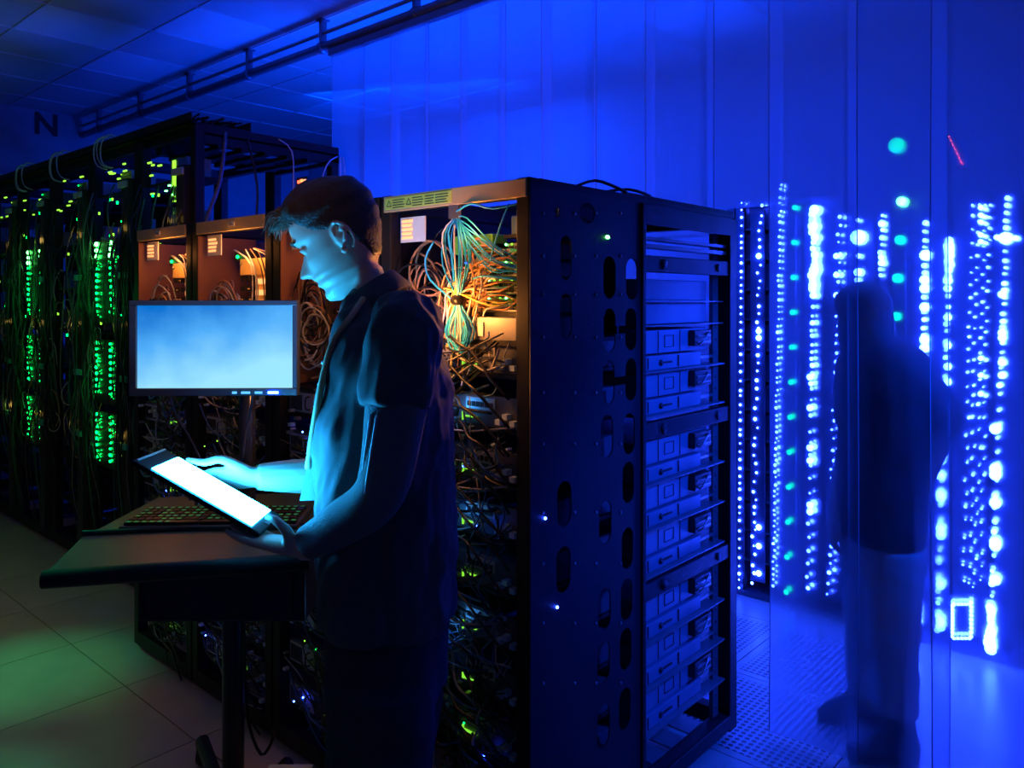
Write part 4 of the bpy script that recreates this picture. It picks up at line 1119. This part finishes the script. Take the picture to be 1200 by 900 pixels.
# folds near the sleeve hem and collar
mb = MB(); 
col_c = (P(405, 374, 1.8)+P(474, 324, 1.8))/2
def cring(rx, ry, up):
    out = []
    for k in range(30):
        a = 2*PI*k/30; ax = (P(474, 322, 1.8)-P(404, 370, 1.8)).normalized(); nn = Vector((-ax.z, 0, ax.x)).normalized()
        if nn.z < 0: nn = -nn
        out.append(col_c+ax*rx*math.cos(a)+Vector((0, ry*math.sin(a), 0))+nn*up)
    return out
mb.rings([cring(.066, .066, .028), cring(.071, .071, .030), cring(.080, .085, .002), cring(.088, .098, -.020), cring(.084, .094, -.022), cring(.070, .078, -.004), cring(.064, .064, .02), cring(.066, .066, .028)], cap=False)
mb.build('collar', SHIRT, man)
for s in (-1, 1):
    p = P(404, 376, 1.8)+Vector((-.004, s*.03, 0)); mb = MB()
    mb.add([p, p+Vector((.03, s*.03, .012)), p+Vector((-.012, s*.026, -.045)), p+Vector((.004, 0, 0)), p+Vector((.034, s*.03, .012)), p+Vector((-.008, s*.026, -.045))], [(0, 1, 2), (3, 5, 4), (0, 3, 4, 1), (1, 4, 5, 2), (2, 5, 3, 0)])
    mb.build('collar_tip', SHIRT, man)
mb = MB(); mb.rings([tr(398, 389, 396, .012), tr(440, 378.5, 384, .014), tr(480, 371, 377, .014), tr(500, 368.5, 375, .013)]); mb.build('button_placket', SHIRT, man)
for q in range(3): MB().ball(P(381-q*4.5, 425+q*26, 1.8)+Vector((-.004, 0, 0)), .0055, 8, 5).build('button', CWHT, man)
# knit arm sleeve with two stripes
mb = MB(); mb.tube([NA[0].lerp(NA[1], .85), NA[1], NA[2], NA[3], NA[3].lerp(NA[4], .8)], .06, 18, radii=[.066, .064, .052, .047, .036], sub=6)
sl = mb.build('knit_sleeve', KNIT, man)
sl['label'] = 'grey knit sleeve with two pale stripes on the near arm'
ax = (NA[2]-NA[1]).normalized(); 
for k, off in enumerate((-.045, -.031)):
    mb = MB(); pts = []
    for t in (0.02, .25, .5, .75, .98):
        c = NA[1].lerp(NA[2], t); rr_ = .064+(.052-.064)*t+.0015; a = math.asin(max(-1, min(1, off/rr_))); pts.append(c+Vector((off*(1-.15*t)+.003, -math.sqrt(max(0, rr_**2-off**2))*1.0, 0)))
    mb.tube(pts, .0032, 6); mb.build('stripe', mat('pale_stripe', (.5, .6, .65), .6), sl)
# jeans, belt, shoes
mb = MB()
mb.rings([tr(700, 384, 526, .165), tr(760, 386, 524, .172), tr(800, 388, 522, .175)])
for dy in (-.09, .09):
    mb.tube([P(455, 770, 1.8)+Vector((0, dy, 0)), P(452, 880, 1.8)+Vector((0, dy, 0)), Vector((.0, dy*1.15, .5)), Vector((.03, dy*1.3, .07))], .1, 16, radii=[.125, .115, .085, .07], sub=4)
remeshed(mb, 'jeans', JEAN, man, .010, 3, .02, .1)
for dy in (-.118, .118):
    mb = MB(); mb.rings([ell((-.04+x, dy, z), rx, ry, 18) for x, z, rx, ry in ((0, .0, .145, .048), (0, .03, .15, .052), (.01, .055, .13, .05), (.045, .09, .08, .046), (.07, .12, .055, .045))]); mb.build('shoe', SHOE, man)
# lanyard
mb = MB(); mb.tube([P(426, 350, 1.715), P(411, 372, 1.665), P(392, 398, 1.655), P(382, 428, 1.655), P(374, 465, 1.66), P(367, 505, 1.70), P(361, 548, 1.765)], .0075, 6)
LANY = mat('tan_lanyard', (.7, .4, .2), .6)
tag_o = thing('lanyard', 'tan neck strap with a hanging pale badge on the man chest', 'lanyard', hf.loc, ANG)
mb.build('strap', LANY, tag_o)
mb = MB(); q = [P(360, 546, 1.77), P(368, 546, 1.77), P(371, 586, 1.77), P(351, 587, 1.77)]
mb.add([p for p in q]+[p+Vector((0, .004, 0)) for p in q], [(0, 1, 2, 3), (7, 6, 5, 4), (0, 4, 5, 1), (1, 5, 6, 2), (2, 6, 7, 3), (3, 7, 4, 0)]); mb.build('badge', mat('badge_card', (.5, .6, .75), .4), tag_o)
# tablet
tf = Fr((246-600)/F*1.75, 1.75)
tab = thing('tablet', 'tilted tablet with a brightly glowing screen held in the man hands', 'tablet', hf.loc, ANG)
Lp = hf(176, 532, 1.75); Rp = hf(317, 613, 1.75); Lx = (Rp-Lp).normalized(); Yx = Vector((-.02, 1, -.02)); Yx = (Yx-Lx*Yx.dot(Lx)).normalized(); Nx = Lx.cross(Yx); Nx = Nx if Nx.z > 0 else -Nx
ctr = (Lp+Rp)/2; ln = (Rp-Lp).length; wd = .158
TM = Matrix((( Lx.x, Yx.x, Nx.x, ctr.x), (Lx.y, Yx.y, Nx.y, ctr.y), (Lx.z, Yx.z, Nx.z, ctr.z), (0, 0, 0, 1)))
mb = MB().obox(TM @ Matrix.Translation((0, 0, -.006)), ln+.006, wd, .010); mb.build('case', mat('tablet_case', (.008, .010, .012), .6, spec=.2), tab, .003)
def tscreen():
    m = bpy.data.materials.new('tablet_screen'); m.use_nodes = True; nt = m.node_tree; b_ = nt.nodes['Principled BSDF']; N = nt.nodes.new; L = nt.links.new
    b_.inputs['Base Color'].default_value = (0, 0, 0, 1)
    tc = N('ShaderNodeTexCoord'); nz = N('ShaderNodeTexNoise'); nz.inputs['Scale'].default_value = 14; L(tc.outputs['Object'], nz.inputs['Vector'])
    r = N('ShaderNodeValToRGB'); L(nz.outputs['Fac'], r.inputs[0]); e = r.color_ramp.elements; e[0].position = .35; e[0].color = (.0125, .30, .80, 1); e[1].position = .6; e[1].color = (.016, .40, 1, 1)
    L(r.outputs[0], b_.inputs['Emission Color']); b_.inputs['Emission Strength'].default_value = 135; return m
MB().obox(TM @ Matrix.Translation((.008, 0, .0005)), ln-.062, wd-.022, .0015).build('screen', tscreen(), tab)
MB().obox(TM @ Matrix.Translation((-.006+ln/2, -.0, .0)), .012, .02, .002).build('home_button', GREY, tab)
MB().obox(TM @ Matrix.Translation((-ln/2+.004, 0, -.002)), .004, wd-.02, .008).build('edge_trim', STEEL, tab)

# ---- the walking woman behind the curtain
wf = Fr((1035-600)/F*2.82, 2.82)
wom = thing('person', 'dark haired person in dark shirt and pale trousers walking behind the plastic curtain', 'person', wf.loc, ANG)
def Q(px, py, Y=2.75): return wf(px, py, Y+.07)
def tq(y, xf, xb, ry, Y=2.75): a = Q(xf, y, Y); b = Q(xb, y, Y); return ell((a+b)/2, abs(b.x-a.x)/2, ry, 24, pw=.85)
WM = Matrix.Translation(Q(1010, 371)) @ Matrix.Rotation(math.radians(-70), 4, 'Z') @ Matrix.Rotation(math.radians(-8), 4, 'Y') @ Matrix.Scale(.95, 4)
mb = MB(); head_into(mb, WM)
mb.rings([tq(385, 1000, 1032, .045), tq(402, 1000, 1036, .05), tq(415, 995, 1060, .10), tq(450, 996, 1066, .12), tq(540, 1000, 1062, .11), tq(620, 998, 1066, .13), tq(650, 1002, 1060, .13)])
wl = [[Q(1020, 640, 2.82), Q(1018, 725, 2.84), Q(1012, 830, 2.92)], [Q(1045, 640, 2.68), Q(1046, 735, 2.68), Q(1052, 862, 2.68)]]
for L_ in wl: mb.tube(L_, .06, 12, radii=[.085, .055, .038], sub=5)
WA = [Q(1062, 432, 2.64), Q(1106, 490, 2.62), Q(1080, 575, 2.66)]; mb.tube(WA, .04, 12, radii=[.045, .036, .026], sub=5)
WB = [Q(1000, 425, 2.9), Q(996, 500, 2.95), Q(984, 560, 2.85), Q(978, 600, 2.8)]; mb.tube(WB, .04, 12, radii=[.042, .035, .03, .024], sub=4)
hand_into(mb, WA[-1], Vector((-.25, .1, -1)), Vector((-1, 0, 0)), Vector((0, 1, 0)), (.3, .3, .35, .4), [WA[-1]+Vector((0, .02, -.02)), WA[-1]+Vector((-.01, .035, -.045)), WA[-1]+Vector((-.02, .045, -.07)), WA[-1]+Vector((-.03, .045, -.09))], .88)
hand_into(mb, WB[-1], Vector((-.2, -.1, -1)), Vector((1, 0, 0)), Vector((0, -1, 0)), (.3, .3, .35, .4), [WB[-1]+Vector((0, -.02, -.02)), WB[-1]+Vector((0, -.035, -.045)), WB[-1]+Vector((0, -.045, -.07)), WB[-1]+Vector((.0, -.045, -.09))], .88)
remeshed(mb, 'body', SKIN, wom, .006, 2, sfac=.4)
mb = MB(); hair_into(mb, WM, lambda th: (.06 if math.cos(th) > .6 else (.0 if math.cos(th) > .1 else -.11)), lambda th, z: .014)
mb.rings([tq(340, 990, 1034, .09), tq(370, 986, 1041, .105), tq(400, 987, 1046, .115), tq(430, 990, 1052, .125), tq(455, 994, 1054, .15), tq(480, 1002, 1050, .13), tq(500, 1010, 1040, .08)])
remeshed(mb, 'long_hair', HAIR, wom, .007, 2, .012, .03)
mb = MB(); mb.rings([tq(384, 1002, 1040, .06), tq(397, 998, 1056, .10), tq(410, 992, 1074, .15), tq(425, 988, 1082, .18), tq(460, 986, 1078, .20), tq(510, 987, 1078, .18), tq(560, 987, 1077, .17), tq(600, 987, 1076, .18), tq(624, 989, 1075, .185), tq(630, 991, 1072, .18)])
mb.tube([Q(1050, 426, 2.68), WA[0], Q(1088, 460, 2.62), Q(1109, 490, 2.62), Q(1100, 510, 2.63)], .06, 14, radii=[.05, .062, .062, .056, .040], sub=4)
mb.tube([Q(1010, 418, 2.88), WB[0], Q(997, 480, 2.93)], .06, 14, radii=[.06, .06, .058], sub=4)
remeshed(mb, 'shirt', mat('black_shirt', (.02, .022, .03), .8, bump=.2, bscale=300), wom, .009, 3, .02, .1)
mb = MB(); mb.rings([tq(612, 992, 1072, .155), tq(650, 991, 1071, .165), tq(668, 994, 1068, .16)])
for L_, dx in zip(wl, (0, 0)):
    mb.tube([L_[0], L_[1], L_[1].lerp(L_[2], .78)], .08, 14, radii=[.115, .088, .07], sub=5)
remeshed(mb, 'trousers', mat('pale_trousers', (.62, .6, .58), .8, bump=.2, bscale=300), wom, .009, 3, .02, .1)
for L_, dx in zip(wl, (-1, -1)):
    a_ = L_[-1]; zf = 0
    mb = MB(); c = Vector((a_.x, a_.y, 0))
    mb.rings([ell(c+Vector((-.05+x, 0, z)), rx, ry, 18) for x, z, rx, ry in ((0, .0, .125, .042), (0, .03, .13, .046), (.015, .06, .11, .045), (.045, .095, .065, .042), (.055, .15, .048, .044), (.055, .22, .052, .047), (.052, .25, .05, .045))])
    bt = mb.build('ankle_boot', SHOE, wom); B(c.x-.0, c.x+.06, c.y-.03, c.y+.03, 0, .03).build('heel', SHOE, bt)

# joined pieces too small to pick apart
for o in bpy.data.objects:
    if o.name.split('.')[0] in ('plug_row', 'rivets', 'vent_slots', 'port', 'contact_pins', 'pins', 'panel_seam', 'mount_holes', 'printed_bars', 'latch', 'strip_print', 'tag_print', 'drive_bay') and o.parent:
        o['kind'] = 'stuff'
